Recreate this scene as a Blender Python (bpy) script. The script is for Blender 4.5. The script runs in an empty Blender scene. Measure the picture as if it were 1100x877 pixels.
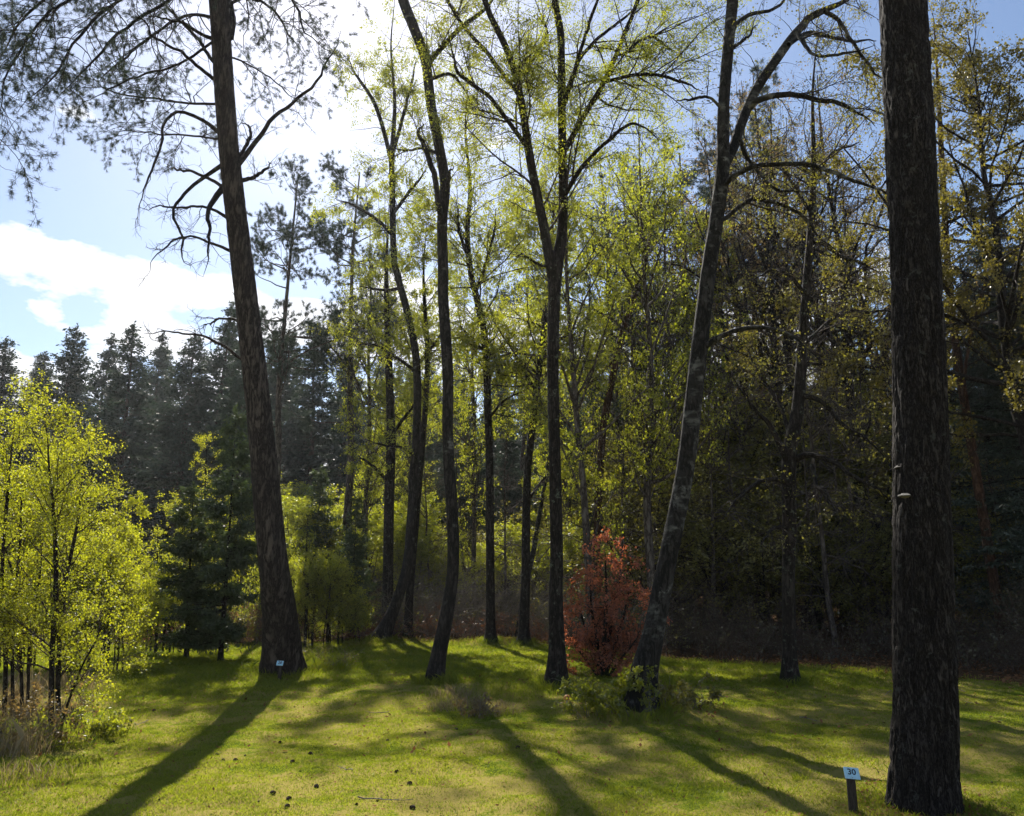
import bpy, math
import numpy as np
from mathutils import Vector, Matrix

S = bpy.context.scene
COL = S.collection
R_ = math.radians

# ------------------------------------------------------------------ camera
W0, H0, F0 = 1100.0, 877.0, 850.0
CAMH = 1.60
TH = math.atan((625 - 438.5) / F0)
CAM = np.array([0, 0, CAMH])
FWD = np.array([0, math.cos(TH), math.sin(TH)])
UPV = np.array([0, -math.sin(TH), math.cos(TH)])
RGT = np.array([1.0, 0, 0])


def ray(px, py):
    return FWD * F0 + RGT * (px - W0 / 2) + UPV * (H0 / 2 - py)


def at(px, py, Y):
    d = ray(px, py)
    return CAM + d * (Y / d[1])


def zc(p):
    return float(np.dot(np.asarray(p) - CAM, FWD))


cd = bpy.data.cameras.new('camera')
cam = bpy.data.objects.new('camera', cd)
COL.objects.link(cam)
cam.location = CAM
cam.rotation_euler = (math.pi / 2 + TH, 0, 0)
cd.sensor_width = 36
cd.lens = 36 * F0 / W0
cd.clip_start = 0.05
cd.clip_end = 3000
S.camera = cam

# ------------------------------------------------------------------ noise


def _hash(ix, iy, iz):
    n = (ix * 374761393 + iy * 668265263 + iz * 2147483647 + 974711) & 0xFFFFFFFF
    n = ((n ^ (n >> 13)) * 1274126177) & 0xFFFFFFFF
    n = ((n ^ (n >> 16)) * 2246822519) & 0xFFFFFFFF
    return ((n ^ (n >> 15)) & 0xFFFFFF) / float(0xFFFFFF)


def vnoise(x, y, z=0.0):
    x, y, z = np.broadcast_arrays(np.asarray(x, float), np.asarray(y, float), np.asarray(z, float))
    xi, yi, zi = np.floor(x).astype(np.int64), np.floor(y).astype(np.int64), np.floor(z).astype(np.int64)
    fx, fy, fz = x - xi, y - yi, z - zi
    fx, fy, fz = [f * f * (3 - 2 * f) for f in (fx, fy, fz)]
    out = 0
    for a in (0, 1):
        for b in (0, 1):
            for c in (0, 1):
                w = (fx if a else 1 - fx) * (fy if b else 1 - fy) * (fz if c else 1 - fz)
                out = out + w * _hash(xi + a, yi + b, zi + c)
    return out * 2 - 1


def fbm(x, y, z=0.0, o=4):
    s, a, t = 0, 1.0, 0
    for k in range(o):
        s = s + a * vnoise(x * 2 ** k + 17.3 * k, y * 2 ** k + 5.1 * k, np.asarray(z) * 2 ** k)
        t += a
        a *= 0.5
    return s / t


# ------------------------------------------------------------------ terrain
MOUNDS = []


def ground_z(x, y):
    x, y = np.asarray(x, float), np.asarray(y, float)
    z = 0.10 * fbm(x * 0.16 + 3, y * 0.16, 0, 2) + 0.035 * fbm(x * 0.7, y * 0.7, 2.2, 3)
    # a low bank on the lawn between the two middle trees
    z = z + 0.10 * np.exp(-(((x + 0.5) / 1.3) ** 2 + ((y - 12.0) / 0.8) ** 2))
    z = z + 0.06 * np.exp(-(((x - 1.6) / 1.2) ** 2 + ((y - 10.6) / 0.7) ** 2))
    # forest floor climbs gently behind the clearing
    z = z + 15.0 * (1 - np.exp(-(np.clip(y - 30, 0, 400) / 48) ** 1.6))
    for mx_, my_, mh, ms in MOUNDS:
        z = z + mh * np.exp(-((x - mx_) ** 2 + (y - my_) ** 2) / (2 * ms * ms))
    near = np.clip((np.hypot(x, y) - 0.5) / 3, 0, 1)
    return z * near


def relief(x, y):
    x, y = np.asarray(x, float), np.asarray(y, float)
    return np.exp(-np.clip(y - 14, 0, 99) / 8) * (0.030 * fbm(x * 2.2, y * 2.2, 0, 2) + 0.018 * fbm(x * 5.5, y * 5.5, 5, 2))


def ground_fine(x, y):
    return ground_z(x, y) + relief(x, y)


def gz(x, y):
    return float(ground_z(x, y))


def on_ground(px, py):
    d = ray(px, py)
    lo, t = 0.0, 0.0
    st = 0.05 / F0 * 4
    p = CAM.copy()
    for _ in range(8000):
        q = p + d * st
        if q[2] < gz(q[0], q[1]):
            return q
        p = q
    return p


# the turf rises a little round the feet of the older trees
for _px, _py, _h, _s in ((993, 868, 0.07, 0.34), (303, 722, 0.16, 0.62), (468, 735, 0.10, 0.4), (597, 738, 0.12, 0.42), (690, 765, 0.06, 0.6), (850, 735, 0.10, 0.4), (410, 687, 0.10, 0.45), (527, 690, 0.08, 0.4), (563, 692, 0.08, 0.4)):
    _q = on_ground(_px, _py)
    MOUNDS.append((_q[0], _q[1], _h, _s))

# ------------------------------------------------------------------ mesh tools
class MB:
    def __init__(self):
        self.v, self.f, self.m, self.s, self.n = [], [], [], [], 0

    def add(self, v, f, mat=0, smooth=True):
        v = np.asarray(v, np.float32).reshape(-1, 3)
        f = np.asarray(f, np.int64)
        if len(f) == 0:
            return
        self.v.append(v)
        self.f.append(f + self.n)
        self.m.append(np.full(len(f), mat, np.int32))
        self.s.append(np.full(len(f), smooth, bool))
        self.n += len(v)

    def mesh(self, name, mats, origin=(0, 0, 0)):
        me = bpy.data.meshes.new(name)
        v = np.concatenate(self.v) - np.asarray(origin, np.float32)
        tot = np.concatenate([np.full(len(f), f.shape[1], np.int32) for f in self.f])
        lv = np.concatenate([f.ravel() for f in self.f]).astype(np.int32)
        st = np.concatenate([[0], np.cumsum(tot)[:-1]]).astype(np.int32)
        me.vertices.add(len(v))
        me.vertices.foreach_set('co', v.ravel().astype(np.float32))
        me.loops.add(len(lv))
        me.loops.foreach_set('vertex_index', lv)
        me.polygons.add(len(tot))
        me.polygons.foreach_set('loop_start', st)
        try:
            me.polygons.foreach_set('loop_total', tot)
        except Exception:
            pass
        me.polygons.foreach_set('material_index', np.concatenate(self.m))
        me.polygons.foreach_set('use_smooth', np.concatenate(self.s))
        for m in mats:
            me.materials.append(m)
        me.update(calc_edges=True)
        return me


def link(name, data, parent=None, loc=None):
    o = bpy.data.objects.new(name, data)
    COL.objects.link(o)
    if parent is not None:
        o.parent = parent
    if loc is not None:
        o.location = loc
    return o


def tag(o, label=None, cat=None, group=None, kind=None):
    if label: o['label'] = label
    if cat: o['category'] = cat
    if group: o['group'] = group
    if kind: o['kind'] = kind
    return o


def nrm(a):
    return a / np.maximum(np.linalg.norm(a, axis=-1, keepdims=True), 1e-9)


def tubes(mb, P, R, sides=6, mat=0, cap=True):
    """P [B,N,3], R [B,N] : a batch of tapered tubes."""
    P, R = np.asarray(P, float), np.asarray(R, float)
    if P.ndim == 2:
        P, R = P[None], R[None]
    B, N = P.shape[:2]
    if B == 0:
        return
    T = np.empty_like(P)
    T[:, 1:-1] = P[:, 2:] - P[:, :-2]
    T[:, 0] = P[:, 1] - P[:, 0]
    T[:, -1] = P[:, -1] - P[:, -2]
    T = nrm(T)
    M = nrm(P[:, -1] - P[:, 0])
    ref = np.where(np.abs(M[:, 2:3]) > 0.7, np.array([[0.0, 1.0, 0.0]]), np.array([[0.0, 0.0, 1.0]]))
    ref = nrm(np.cross(M, ref))[:, None, :]
    U = nrm(ref - T * (ref * T).sum(-1, keepdims=True))
    V = np.cross(T, U)
    a = np.linspace(0, 2 * math.pi, sides, endpoint=False)
    ring = U[:, :, None, :] * np.cos(a)[None, None, :, None] + V[:, :, None, :] * np.sin(a)[None, None, :, None]
    vv = P[:, :, None, :] + ring * R[:, :, None, None]
    b = np.arange(B)[:, None, None] * (N * sides)
    i = np.arange(N - 1)[None, :, None] * sides
    j = np.arange(sides)[None, None, :]
    j2 = (j + 1) % sides
    q = np.stack([b + i + j, b + i + j2, b + i + sides + j2, b + i + sides + j], -1).reshape(-1, 4)
    mb.add(vv.reshape(-1, 3), q, mat)


def catmull(pts, n):
    pts = np.asarray(pts, float)
    if len(pts) == 2:
        t = np.linspace(0, 1, n)[:, None]
        return pts[0] * (1 - t) + pts[1] * t
    p = np.vstack([2 * pts[0] - pts[1], pts, 2 * pts[-1] - pts[-2]])
    seg = np.linalg.norm(np.diff(pts, axis=0), axis=1)
    cum = np.concatenate([[0], np.cumsum(seg)])
    s = np.linspace(0, cum[-1] * 0.999999, n)
    k = np.clip(np.searchsorted(cum, s, side='right') - 1, 0, len(pts) - 2)
    u = ((s - cum[k]) / seg[k])[:, None]
    p0, p1, p2, p3 = p[k], p[k + 1], p[k + 2], p[k + 3]
    return 0.5 * (2 * p1 + (p2 - p0) * u + (2 * p0 - 5 * p1 + 4 * p2 - p3) * u ** 2 + (3 * p1 - p0 - 3 * p2 + p3) * u ** 3)


def samp(P, R, idx, t):
    N = P.shape[1]
    f = np.clip(t, 0, 0.9999) * (N - 1)
    k = f.astype(int)
    u = (f - k)[:, None]
    a, b = P[idx, k], P[idx, k + 1]
    r = R[idx, k] * (1 - u[:, 0]) + R[idx, k + 1] * u[:, 0]
    return a * (1 - u) + b * u, nrm(b - a), r


def resample(P, R, n):
    N = P.shape[1]
    idx = np.repeat(np.arange(len(P)), n)
    t = np.tile(np.linspace(0, 0.9999, n), len(P))
    p, _, r = samp(P, R, idx, t)
    return p.reshape(len(P), n, 3), r.reshape(len(P), n)


def grow(rng, P, R, n, t0, t1, L, ang=50, up=0.0, wob=0.15, npts=6, rr=0.5, rmin=0.0012, rk=0.012, taper=0.5, flat=0.0, tpow=1.0):
    """n children in all, spread over the parents by their length."""
    ln = np.linalg.norm(np.diff(P, axis=1), axis=2).sum(1)
    if len(P) > 60:
        ln = ln * rng.uniform(0.25, 1, len(P)) ** 1.5
    idx = rng.choice(len(P), n, p=ln / ln.sum())
    t = t0 + (t1 - t0) * rng.random(n) ** tpow
    pos, tan, r0 = samp(P, R, idx, t)
    rnd = rng.normal(size=(n, 3))
    rnd[:, 2] *= (1 - flat)
    v = nrm(rnd - tan * (rnd * tan).sum(1, keepdims=True))
    a = np.radians(ang + rng.normal(size=n) * 14)[:, None]
    d = tan * np.cos(a) + v * np.sin(a)
    tt = (t - t0) / max(t1 - t0, 1e-6)
    if callable(L):
        Ls = L(tt) * rng.uniform(0.6, 1.25, n)
    else:
        Ls = L * (1 - taper * tt) * rng.uniform(0.55, 1.3, n)
    out = np.empty((n, npts, 3))
    out[:, 0] = pos
    st = (Ls / (npts - 1))[:, None]
    upv = np.asarray(up)
    for k in range(1, npts):
        d = d + rng.normal(size=(n, 3)) * wob
        d[:, 2] += upv if np.ndim(upv) == 0 else upv[min(k, len(upv) - 1)]
        d = nrm(d)
        out[:, k] = out[:, k - 1] + d * st
    rs = np.minimum(r0 * rr, Ls * rk)
    rs = np.maximum(rs, rmin)
    tp = np.linspace(1, 0.25, npts)[None]
    return out, rs[:, None] * tp


def leaves(mb, rng, P, R, n, size, mat=1, spread=0.04, droop=0.3, t0=0.15, width=0.42, fold=0.12, clump=3.0):
    ln = np.linalg.norm(np.diff(P, axis=1), axis=2).sum(1)
    wt = ln * rng.random(len(P)) ** clump
    idx = rng.choice(len(P), n, p=wt / wt.sum())
    pos, tan, _ = samp(P, R, idx, t0 + (1 - t0) * rng.random(n))
    pos = pos + rng.normal(size=(n, 3)) * spread
    a = rng.normal(size=(n, 3))
    a[:, 2] -= droop * 2
    a = nrm(a + tan * 0.5)
    c = nrm(np.cross(a, rng.normal(size=(n, 3))))
    nn = np.cross(a, c)
    s = (size * rng.uniform(0.45, 1.35, n))[:, None]
    b = pos
    m = pos + a * s * 0.45
    v = np.stack([b, m + c * s * width + nn * s * fold, pos + a * s, m - c * s * width + nn * s * fold], 1)
    q = np.arange(n * 4).reshape(-1, 4)
    mb.add(v.reshape(-1, 3), q, mat, False)


def tufts(mb, rng, P, R, n, per, ln, w, mat=1, t0=0.3, spread=0.01, fwd=0.7):
    """needle tufts along twigs"""
    l = np.linalg.norm(np.diff(P, axis=1), axis=2).sum(1)
    idx = rng.choice(len(P), n, p=l / l.sum())
    pos, tan, _ = samp(P, R, idx, t0 + (1 - t0) * rng.random(n) ** 0.7)
    pos = np.repeat(pos, per, 0) + rng.normal(size=(n * per, 3)) * spread
    tan = np.repeat(tan, per, 0)
    d = nrm(tan * fwd + nrm(rng.normal(size=(n * per, 3))))
    c = nrm(np.cross(d, rng.normal(size=(n * per, 3))))
    s = (ln * rng.uniform(0.7, 1.2, n * per))[:, None]
    v = np.stack([pos - c * w / 2, pos + c * w / 2, pos + d * s], 1)
    mb.add(v.reshape(-1, 3), np.arange(n * per * 3).reshape(-1, 3), mat, False)


# ------------------------------------------------------------------ materials
def mat_new(name):
    m = bpy.data.materials.new(name)
    m.use_nodes = True
    nt = m.node_tree
    nt.nodes.clear()
    out = nt.nodes.new('ShaderNodeOutputMaterial')
    return m, nt, out


def N(nt, t, **kw):
    n = nt.nodes.new(t)
    for k, v in kw.items():
        if k.startswith('i_'):
            n.inputs[k[2:].replace('_', ' ')].default_value = v
        else:
            setattr(n, k, v)
    return n


def ramp(nt, stops, interp='LINEAR'):
    n = nt.nodes.new('ShaderNodeValToRGB')
    cr = n.color_ramp
    cr.interpolation = interp
    while len(cr.elements) < len(stops):
        cr.elements.new(0.5)
    for e, (p, c) in zip(cr.elements, stops):
        e.position = p
        e.color = (c[0], c[1], c[2], 1)
    return n


def leaf_mat(name, c1, c2, trans=0.5, tcol=None, nscale=0.7, gloss=0.06, isl=0.6):
    """c1..c2 leaf colours; light passes through the blades"""
    m, nt, out = mat_new(name)
    L = nt.links.new
    geo = N(nt, 'ShaderNodeNewGeometry')
    no = N(nt, 'ShaderNodeTexNoise')
    no.inputs['Scale'].default_value = nscale
    no.inputs['Detail'].default_value = 3
    L(geo.outputs['Position'], no.inputs['Vector'])
    mx = N(nt, 'ShaderNodeMix', data_type='FLOAT')
    mx.inputs[0].default_value = isl
    L(no.outputs['Fac'], mx.inputs[2])
    L(geo.outputs['Random Per Island'], mx.inputs[3])
    rp = ramp(nt, [(0.15, c1), (0.85, c2)])
    L(mx.outputs[0], rp.inputs[0])
    df = N(nt, 'ShaderNodeBsdfDiffuse')
    tr = N(nt, 'ShaderNodeBsdfTranslucent')
    L(rp.outputs[0], df.inputs[0])
    if tcol is None:
        tcol = (1.5, 1.5, 0.8)
    mu = N(nt, 'ShaderNodeMix', data_type='RGBA', blend_type='MULTIPLY')
    mu.inputs[0].default_value = 1
    L(rp.outputs[0], mu.inputs[6])
    mu.inputs[7].default_value = (*tcol, 1)
    L(mu.outputs[2], tr.inputs[0])
    ms = N(nt, 'ShaderNodeMixShader')
    ms.inputs[0].default_value = trans
    L(df.outputs[0], ms.inputs[1])
    L(tr.outputs[0], ms.inputs[2])
    gl = N(nt, 'ShaderNodeBsdfGlossy')
    gl.inputs['Roughness'].default_value = 0.45
    m2 = N(nt, 'ShaderNodeMixShader')
    m2.inputs[0].default_value = gloss
    L(ms.outputs[0], m2.inputs[1])
    L(gl.outputs[0], m2.inputs[2])
    L(m2.outputs[0], out.inputs[0])
    return m


def bark_mat(name, c1, c2, c3=None, sc=14, zs=0.18, bump=0.6, dist=0.02, lichen=0.0, lcol=(0.3, 0.33, 0.28), moss=0.0, spec=0.15, birch=0.0):
    m, nt, out = mat_new(name)
    L = nt.links.new
    tc = N(nt, 'ShaderNodeTexCoord')
    mp = N(nt, 'ShaderNodeMapping')
    mp.inputs['Scale'].default_value = (1, 1, zs)
    L(tc.outputs['Object'], mp.inputs[0])
    wn = N(nt, 'ShaderNodeTexNoise')
    wn.inputs['Scale'].default_value = sc * 0.7
    wn.inputs['Detail'].default_value = 6
    wn.inputs['Roughness'].default_value = 0.65
    L(mp.outputs[0], wn.inputs['Vector'])
    ad = N(nt, 'ShaderNodeMix', data_type='RGBA')
    ad.inputs[0].default_value = 0.12
    L(mp.outputs[0], ad.inputs[6])
    L(wn.outputs['Color'], ad.inputs[7])
    vo = N(nt, 'ShaderNodeTexVoronoi', feature='DISTANCE_TO_EDGE')
    vo.inputs['Scale'].default_value = sc
    L(ad.outputs[2], vo.inputs['Vector'])
    ad.inputs[0].default_value = 0.3
    mul = N(nt, 'ShaderNodeMath', operation='MULTIPLY')
    mul.inputs[1].default_value = 3.0
    L(vo.outputs['Distance'], mul.inputs[0])
    hs = N(nt, 'ShaderNodeMath', operation='MULTIPLY', use_clamp=True)
    L(mul.outputs[0], hs.inputs[0])
    L(wn.outputs['Fac'], hs.inputs[1])
    hs2 = N(nt, 'ShaderNodeMath', operation='MULTIPLY', use_clamp=True)
    hs2.inputs[1].default_value = 1.8
    L(hs.outputs[0], hs2.inputs[0])
    stops = [(0.0, c1), (0.45, c2), (1.0, c3 or c2)]
    rp = ramp(nt, stops)
    L(hs2.outputs[0], rp.inputs[0])
    col = rp.outputs[0]
    if lichen > 0:
        ln = N(nt, 'ShaderNodeTexNoise')
        ln.inputs['Scale'].default_value = 9
        ln.inputs['Detail'].default_value = 8
        ln.inputs['Roughness'].default_value = 0.7
        L(tc.outputs['Object'], ln.inputs['Vector'])
        lr = ramp(nt, [(0.62 - lichen * 0.3, (0, 0, 0)), (0.68 - lichen * 0.3, (1, 1, 1))])
        L(ln.outputs['Fac'], lr.inputs[0])
        mm = N(nt, 'ShaderNodeMix', data_type='RGBA')
        L(lr.outputs[0], mm.inputs[0])
        L(col, mm.inputs[6])
        mm.inputs[7].default_value = (*lcol, 1)
        col = mm.outputs[2]
    if birch > 0:
        # pale papery patches broken by dark horizontal scars
        mb_ = N(nt, 'ShaderNodeMapping')
        mb_.inputs['Scale'].default_value = (1, 1, 0.75)
        L(tc.outputs['Object'], mb_.inputs[0])
        bn = N(nt, 'ShaderNodeTexNoise')
        bn.inputs['Scale'].default_value = 3.2
        bn.inputs['Detail'].default_value = 7
        bn.inputs['Roughness'].default_value = 0.68
        L(mb_.outputs[0], bn.inputs['Vector'])
        br = ramp(nt, [(0.60 - birch * 0.25, (0, 0, 0)), (0.66 - birch * 0.25, (1, 1, 1))])
        L(bn.outputs['Fac'], br.inputs[0])
        mh = N(nt, 'ShaderNodeMapping')
        mh.inputs['Scale'].default_value = (1, 1, 2.6)
        L(tc.outputs['Object'], mh.inputs[0])
        hn = N(nt, 'ShaderNodeTexNoise')
        hn.inputs['Scale'].default_value = 5
        hn.inputs['Detail'].default_value = 4
        L(mh.outputs[0], hn.inputs['Vector'])
        hr = ramp(nt, [(0.45, (0.03, 0.028, 0.025)), (0.6, (0.12, 0.117, 0.105)), (0.85, (0.30, 0.29, 0.26))])
        L(hn.outputs['Fac'], hr.inputs[0])
        mm = N(nt, 'ShaderNodeMix', data_type='RGBA')
        L(br.outputs[0], mm.inputs[0])
        L(col, mm.inputs[6])
        L(hr.outputs[0], mm.inputs[7])
        col = mm.outputs[2]
    if moss > 0:
        sx = N(nt, 'ShaderNodeSeparateXYZ')
        L(tc.outputs['Object'], sx.inputs[0])
        mn = N(nt, 'ShaderNodeTexNoise')
        mn.inputs['Scale'].default_value = 6
        mn.inputs['Detail'].default_value = 6
        L(tc.outputs['Object'], mn.inputs['Vector'])
        mr = N(nt, 'ShaderNodeMapRange')
        mr.inputs[1].default_value = moss
        mr.inputs[2].default_value = 0.0
        mr.inputs[3].default_value = -0.25
        mr.inputs[4].default_value = 0.35
        L(sx.outputs[2], mr.inputs[0])
        ad2 = N(nt, 'ShaderNodeMath', operation='ADD')
        L(mn.outputs['Fac'], ad2.inputs[0])
        L(mr.outputs[0], ad2.inputs[1])
        mr2 = ramp(nt, [(0.55, (0, 0, 0)), (0.72, (1, 1, 1))])
        L(ad2.outputs[0], mr2.inputs[0])
        mm = N(nt, 'ShaderNodeMix', data_type='RGBA')
        L(mr2.outputs[0], mm.inputs[0])
        L(col, mm.inputs[6])
        mm.inputs[7].default_value = (0.03, 0.036, 0.014, 1)
        col = mm.outputs[2]
    bs = N(nt, 'ShaderNodeBsdfPrincipled')
    bs.inputs['Roughness'].default_value = 0.85
    bs.inputs['Specular IOR Level'].default_value = spec
    L(col, bs.inputs['Base Color'])
    bp = N(nt, 'ShaderNodeBump')
    bp.inputs['Strength'].default_value = bump
    bp.inputs['Distance'].default_value = dist
    L(hs2.outputs[0], bp.inputs['Height'])
    L(bp.outputs[0], bs.inputs['Normal'])
    L(bs.outputs[0], out.inputs[0])
    return m


def plain_mat(name, c, rough=0.7, var=0.25, sc=30, bump=0.2, spec=0.3):
    m, nt, out = mat_new(name)
    L = nt.links.new
    tc = N(nt, 'ShaderNodeTexCoord')
    no = N(nt, 'ShaderNodeTexNoise')
    no.inputs['Scale'].default_value = sc
    no.inputs['Detail'].default_value = 5
    L(tc.outputs['Object'], no.inputs['Vector'])
    rp = ramp(nt, [(0.25, [x * (1 - var) for x in c]), (0.75, [min(1, x * (1 + var)) for x in c])])
    L(no.outputs['Fac'], rp.inputs[0])
    bs = N(nt, 'ShaderNodeBsdfPrincipled')
    bs.inputs['Roughness'].default_value = rough
    bs.inputs['Specular IOR Level'].default_value = spec
    L(rp.outputs[0], bs.inputs['Base Color'])
    bp = N(nt, 'ShaderNodeBump')
    bp.inputs['Strength'].default_value = bump
    bp.inputs['Distance'].default_value = 0.005
    L(no.outputs['Fac'], bp.inputs['Height'])
    L(bp.outputs[0], bs.inputs['Normal'])
    L(bs.outputs[0], out.inputs[0])
    return m


M = {}
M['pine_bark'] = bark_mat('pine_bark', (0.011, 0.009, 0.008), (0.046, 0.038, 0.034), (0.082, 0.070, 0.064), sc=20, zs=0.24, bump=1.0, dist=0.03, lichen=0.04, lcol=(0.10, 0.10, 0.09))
M['pine_far'] = bark_mat('pine_far', (0.013, 0.010, 0.009), (0.07, 0.055, 0.048), (0.12, 0.098, 0.085), sc=12, zs=0.22, bump=1.0, dist=0.04)
M['red_bark'] = bark_mat('red_bark', (0.03, 0.018, 0.012), (0.085, 0.047, 0.03), (0.13, 0.075, 0.05), sc=12, zs=0.3, bump=0.5)
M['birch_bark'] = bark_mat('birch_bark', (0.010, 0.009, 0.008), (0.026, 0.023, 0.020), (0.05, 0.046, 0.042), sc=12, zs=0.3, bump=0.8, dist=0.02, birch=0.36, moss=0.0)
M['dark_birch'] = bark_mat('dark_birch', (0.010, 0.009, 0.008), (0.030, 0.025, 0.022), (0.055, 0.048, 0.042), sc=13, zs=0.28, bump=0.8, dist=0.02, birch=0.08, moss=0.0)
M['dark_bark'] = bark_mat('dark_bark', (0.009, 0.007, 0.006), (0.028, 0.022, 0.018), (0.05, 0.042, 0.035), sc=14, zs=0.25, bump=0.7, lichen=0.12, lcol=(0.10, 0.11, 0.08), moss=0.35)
M['grey_bark'] = bark_mat('grey_bark', (0.03, 0.024, 0.02), (0.11, 0.09, 0.076), (0.16, 0.14, 0.12), sc=9, zs=0.3, bump=0.5)
M['twig'] = bark_mat('twig', (0.02, 0.015, 0.012), (0.06, 0.045, 0.038), sc=20, zs=1, bump=0.1)
M['dead_twig'] = bark_mat('dead_twig', (0.06, 0.05, 0.042), (0.21, 0.18, 0.155), sc=20, zs=1, bump=0.1)
M['brush_twig'] = bark_mat('brush_twig', (0.03, 0.022, 0.016), (0.11, 0.08, 0.06), sc=20, zs=1, bump=0.1)
M['leaf_fresh'] = leaf_mat('leaf_fresh', (0.11, 0.135, 0.012), (0.22, 0.225, 0.018), 0.68, (2.1, 2.05, 0.9))
M['leaf_yellow'] = leaf_mat('leaf_yellow', (0.18, 0.21, 0.012), (0.33, 0.325, 0.02), 0.62, (1.7, 1.68, 0.75))
M['leaf_olive'] = leaf_mat('leaf_olive', (0.09, 0.088, 0.018), (0.21, 0.19, 0.03), 0.55)
M['leaf_brown'] = leaf_mat('leaf_brown', (0.11, 0.07, 0.034), (0.23, 0.17, 0.05), 0.55, (1.4, 1.3, 0.9))
M['leaf_gold'] = leaf_mat('leaf_gold', (0.085, 0.07, 0.014), (0.19, 0.16, 0.02), 0.5)
M['leaf_copper'] = leaf_mat('leaf_copper', (0.14, 0.045, 0.024), (0.40, 0.145, 0.065), 0.58, (1.8, 1.4, 1.0))
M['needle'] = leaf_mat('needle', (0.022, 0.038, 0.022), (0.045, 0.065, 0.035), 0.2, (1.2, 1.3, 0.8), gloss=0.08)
M['needle_far'] = leaf_mat('needle_far', (0.026, 0.044, 0.034), (0.06, 0.085, 0.062), 0.2, (1.2, 1.3, 0.8), gloss=0.05)  # distance haze put into the colour: lighter and bluer than the near needles
M['needle_young'] = leaf_mat('needle_young', (0.03, 0.05, 0.018), (0.075, 0.10, 0.036), 0.32, (1.3, 1.4, 0.7))

# ------------------------------------------------------------------ trees
def grp(o):
    return [c for c in COL.objects if c.parent is o]


KIDS = {}


def thing(name, label, cat, base, group=None):
    o = bpy.data.objects.new(name, None)
    o.empty_display_size = 0.3
    COL.objects.link(o)
    o.location = base
    tag(o, label, cat, group)
    KIDS[o.name] = []
    return o


def part(root, name, mb, mats, label=None, parent=None):
    org = np.array(root.location)
    o = link(name, mb.mesh(name, mats, org), parent or root)
    if label: o['label'] = label
    if parent is None:
        KIDS[root.name].append(o)
    return o


def copy_thing(src, loc, rz, sc, label, group=None, tilt=(0, 0)):
    r = src.copy()
    COL.objects.link(r)
    r.location = loc
    r.rotation_euler = (tilt[0], tilt[1], rz)
    r.scale = sc if np.ndim(sc) else (sc, sc, sc)
    r['label'] = label
    if group: r['group'] = group
    KIDS[r.name] = []
    for ch in KIDS[src.name]:
        c = ch.copy()
        COL.objects.link(c)
        c.parent = r
        KIDS[r.name].append(c)
    return r


def img_path(pts, Y, n, dY=0.0):
    """pts: (px,py,width) at depth Y (+dY spread to the tip) -> world polyline and radii"""
    k = len(pts)
    P = [at(p[0], p[1], Y + dY * i / max(k - 1, 1)) for i, p in enumerate(pts)]
    r = np.array([p[2] * 0.5 * zc(q) / F0 for p, q in zip(pts, P)])
    Q = catmull(P, n)
    # radii along the same arc length
    seg = np.concatenate([[0], np.cumsum(np.linalg.norm(np.diff(np.array(P), axis=0), axis=1))])
    rr = np.interp(np.linspace(0, seg[-1], n), seg, r)
    rr = rr * np.interp(np.linspace(0, 1, n), [0, 0.75, 1], [1, 1, 0.35])
    return Q, rr


def rough_trunk(mb, P, R, sides, amp=0.06, fz=3.0, fa=9, flare=0.35, flare_h=0.5, seed=0, mat=0, plates=False):
    """a trunk with flare and bark relief in the mesh"""
    N_ = len(P)
    T = nrm(np.gradient(P, axis=0))
    U = nrm(np.cross(T, np.array([0, 1.0, 0.001])))
    V = np.cross(T, U)
    h = np.concatenate([[0], np.cumsum(np.linalg.norm(np.diff(P, axis=0), axis=1))])
    a = np.linspace(0, 2 * math.pi, sides, endpoint=False)
    A, Hh = np.meshgrid(a, h)
    fl = 1 + flare * np.exp(-(Hh / flare_h)) * (1 + 0.45 * np.sin(A * 5 + seed) + 0.25 * np.sin(A * 3 + 2 * seed))
    cx, cy = np.cos(A), np.sin(A)
    big = fbm(cx * 1.3 + seed, cy * 1.3, Hh * 1.1, 3) * 0.05
    if plates:
        wob = fbm(cx * 2.5, cy * 2.5, Hh * 3 + seed, 3) * 0.9
        n1 = np.abs(vnoise(cx * fa * 0.5 + wob + seed, cy * fa * 0.5 + wob, Hh * fz))
        n2 = np.abs(vnoise(cx * fa + 7 + wob, cy * fa - wob, Hh * fz * 1.9))
        rel = np.minimum(np.clip(n1 * 3.2, 0, 1), np.clip(n2 * 3.2, 0, 1) * 0.5 + 0.5)
        rel = rel + 0.3 * fbm(cx * fa * 2, cy * fa * 2, Hh * fz * 6, 3) - 0.6
    else:
        rel = -np.abs(fbm(cx * fa * 0.5 + seed, cy * fa * 0.5, Hh * fz, 3)) * 2 + 0.5
    Rr = R[:, None] * (fl + big + amp * rel)
    v = P[:, None, :] + (U[:, None, :] * cx[:, :, None] + V[:, None, :] * cy[:, :, None]) * Rr[:, :, None]
    i = np.arange(N_ - 1)[:, None] * sides
    j = np.arange(sides)[None]
    j2 = (j + 1) % sides
    q = np.stack([i + j, i + j2, i + sides + j2, i + sides + j], -1).reshape(-1, 4)
    mb.add(v.reshape(-1, 3), q, mat)


def sink(P):
    """drop the first point into the ground"""
    P = P.copy()
    P[0] = P[0] - np.array([0, 0, 0.12])
    return P


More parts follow.
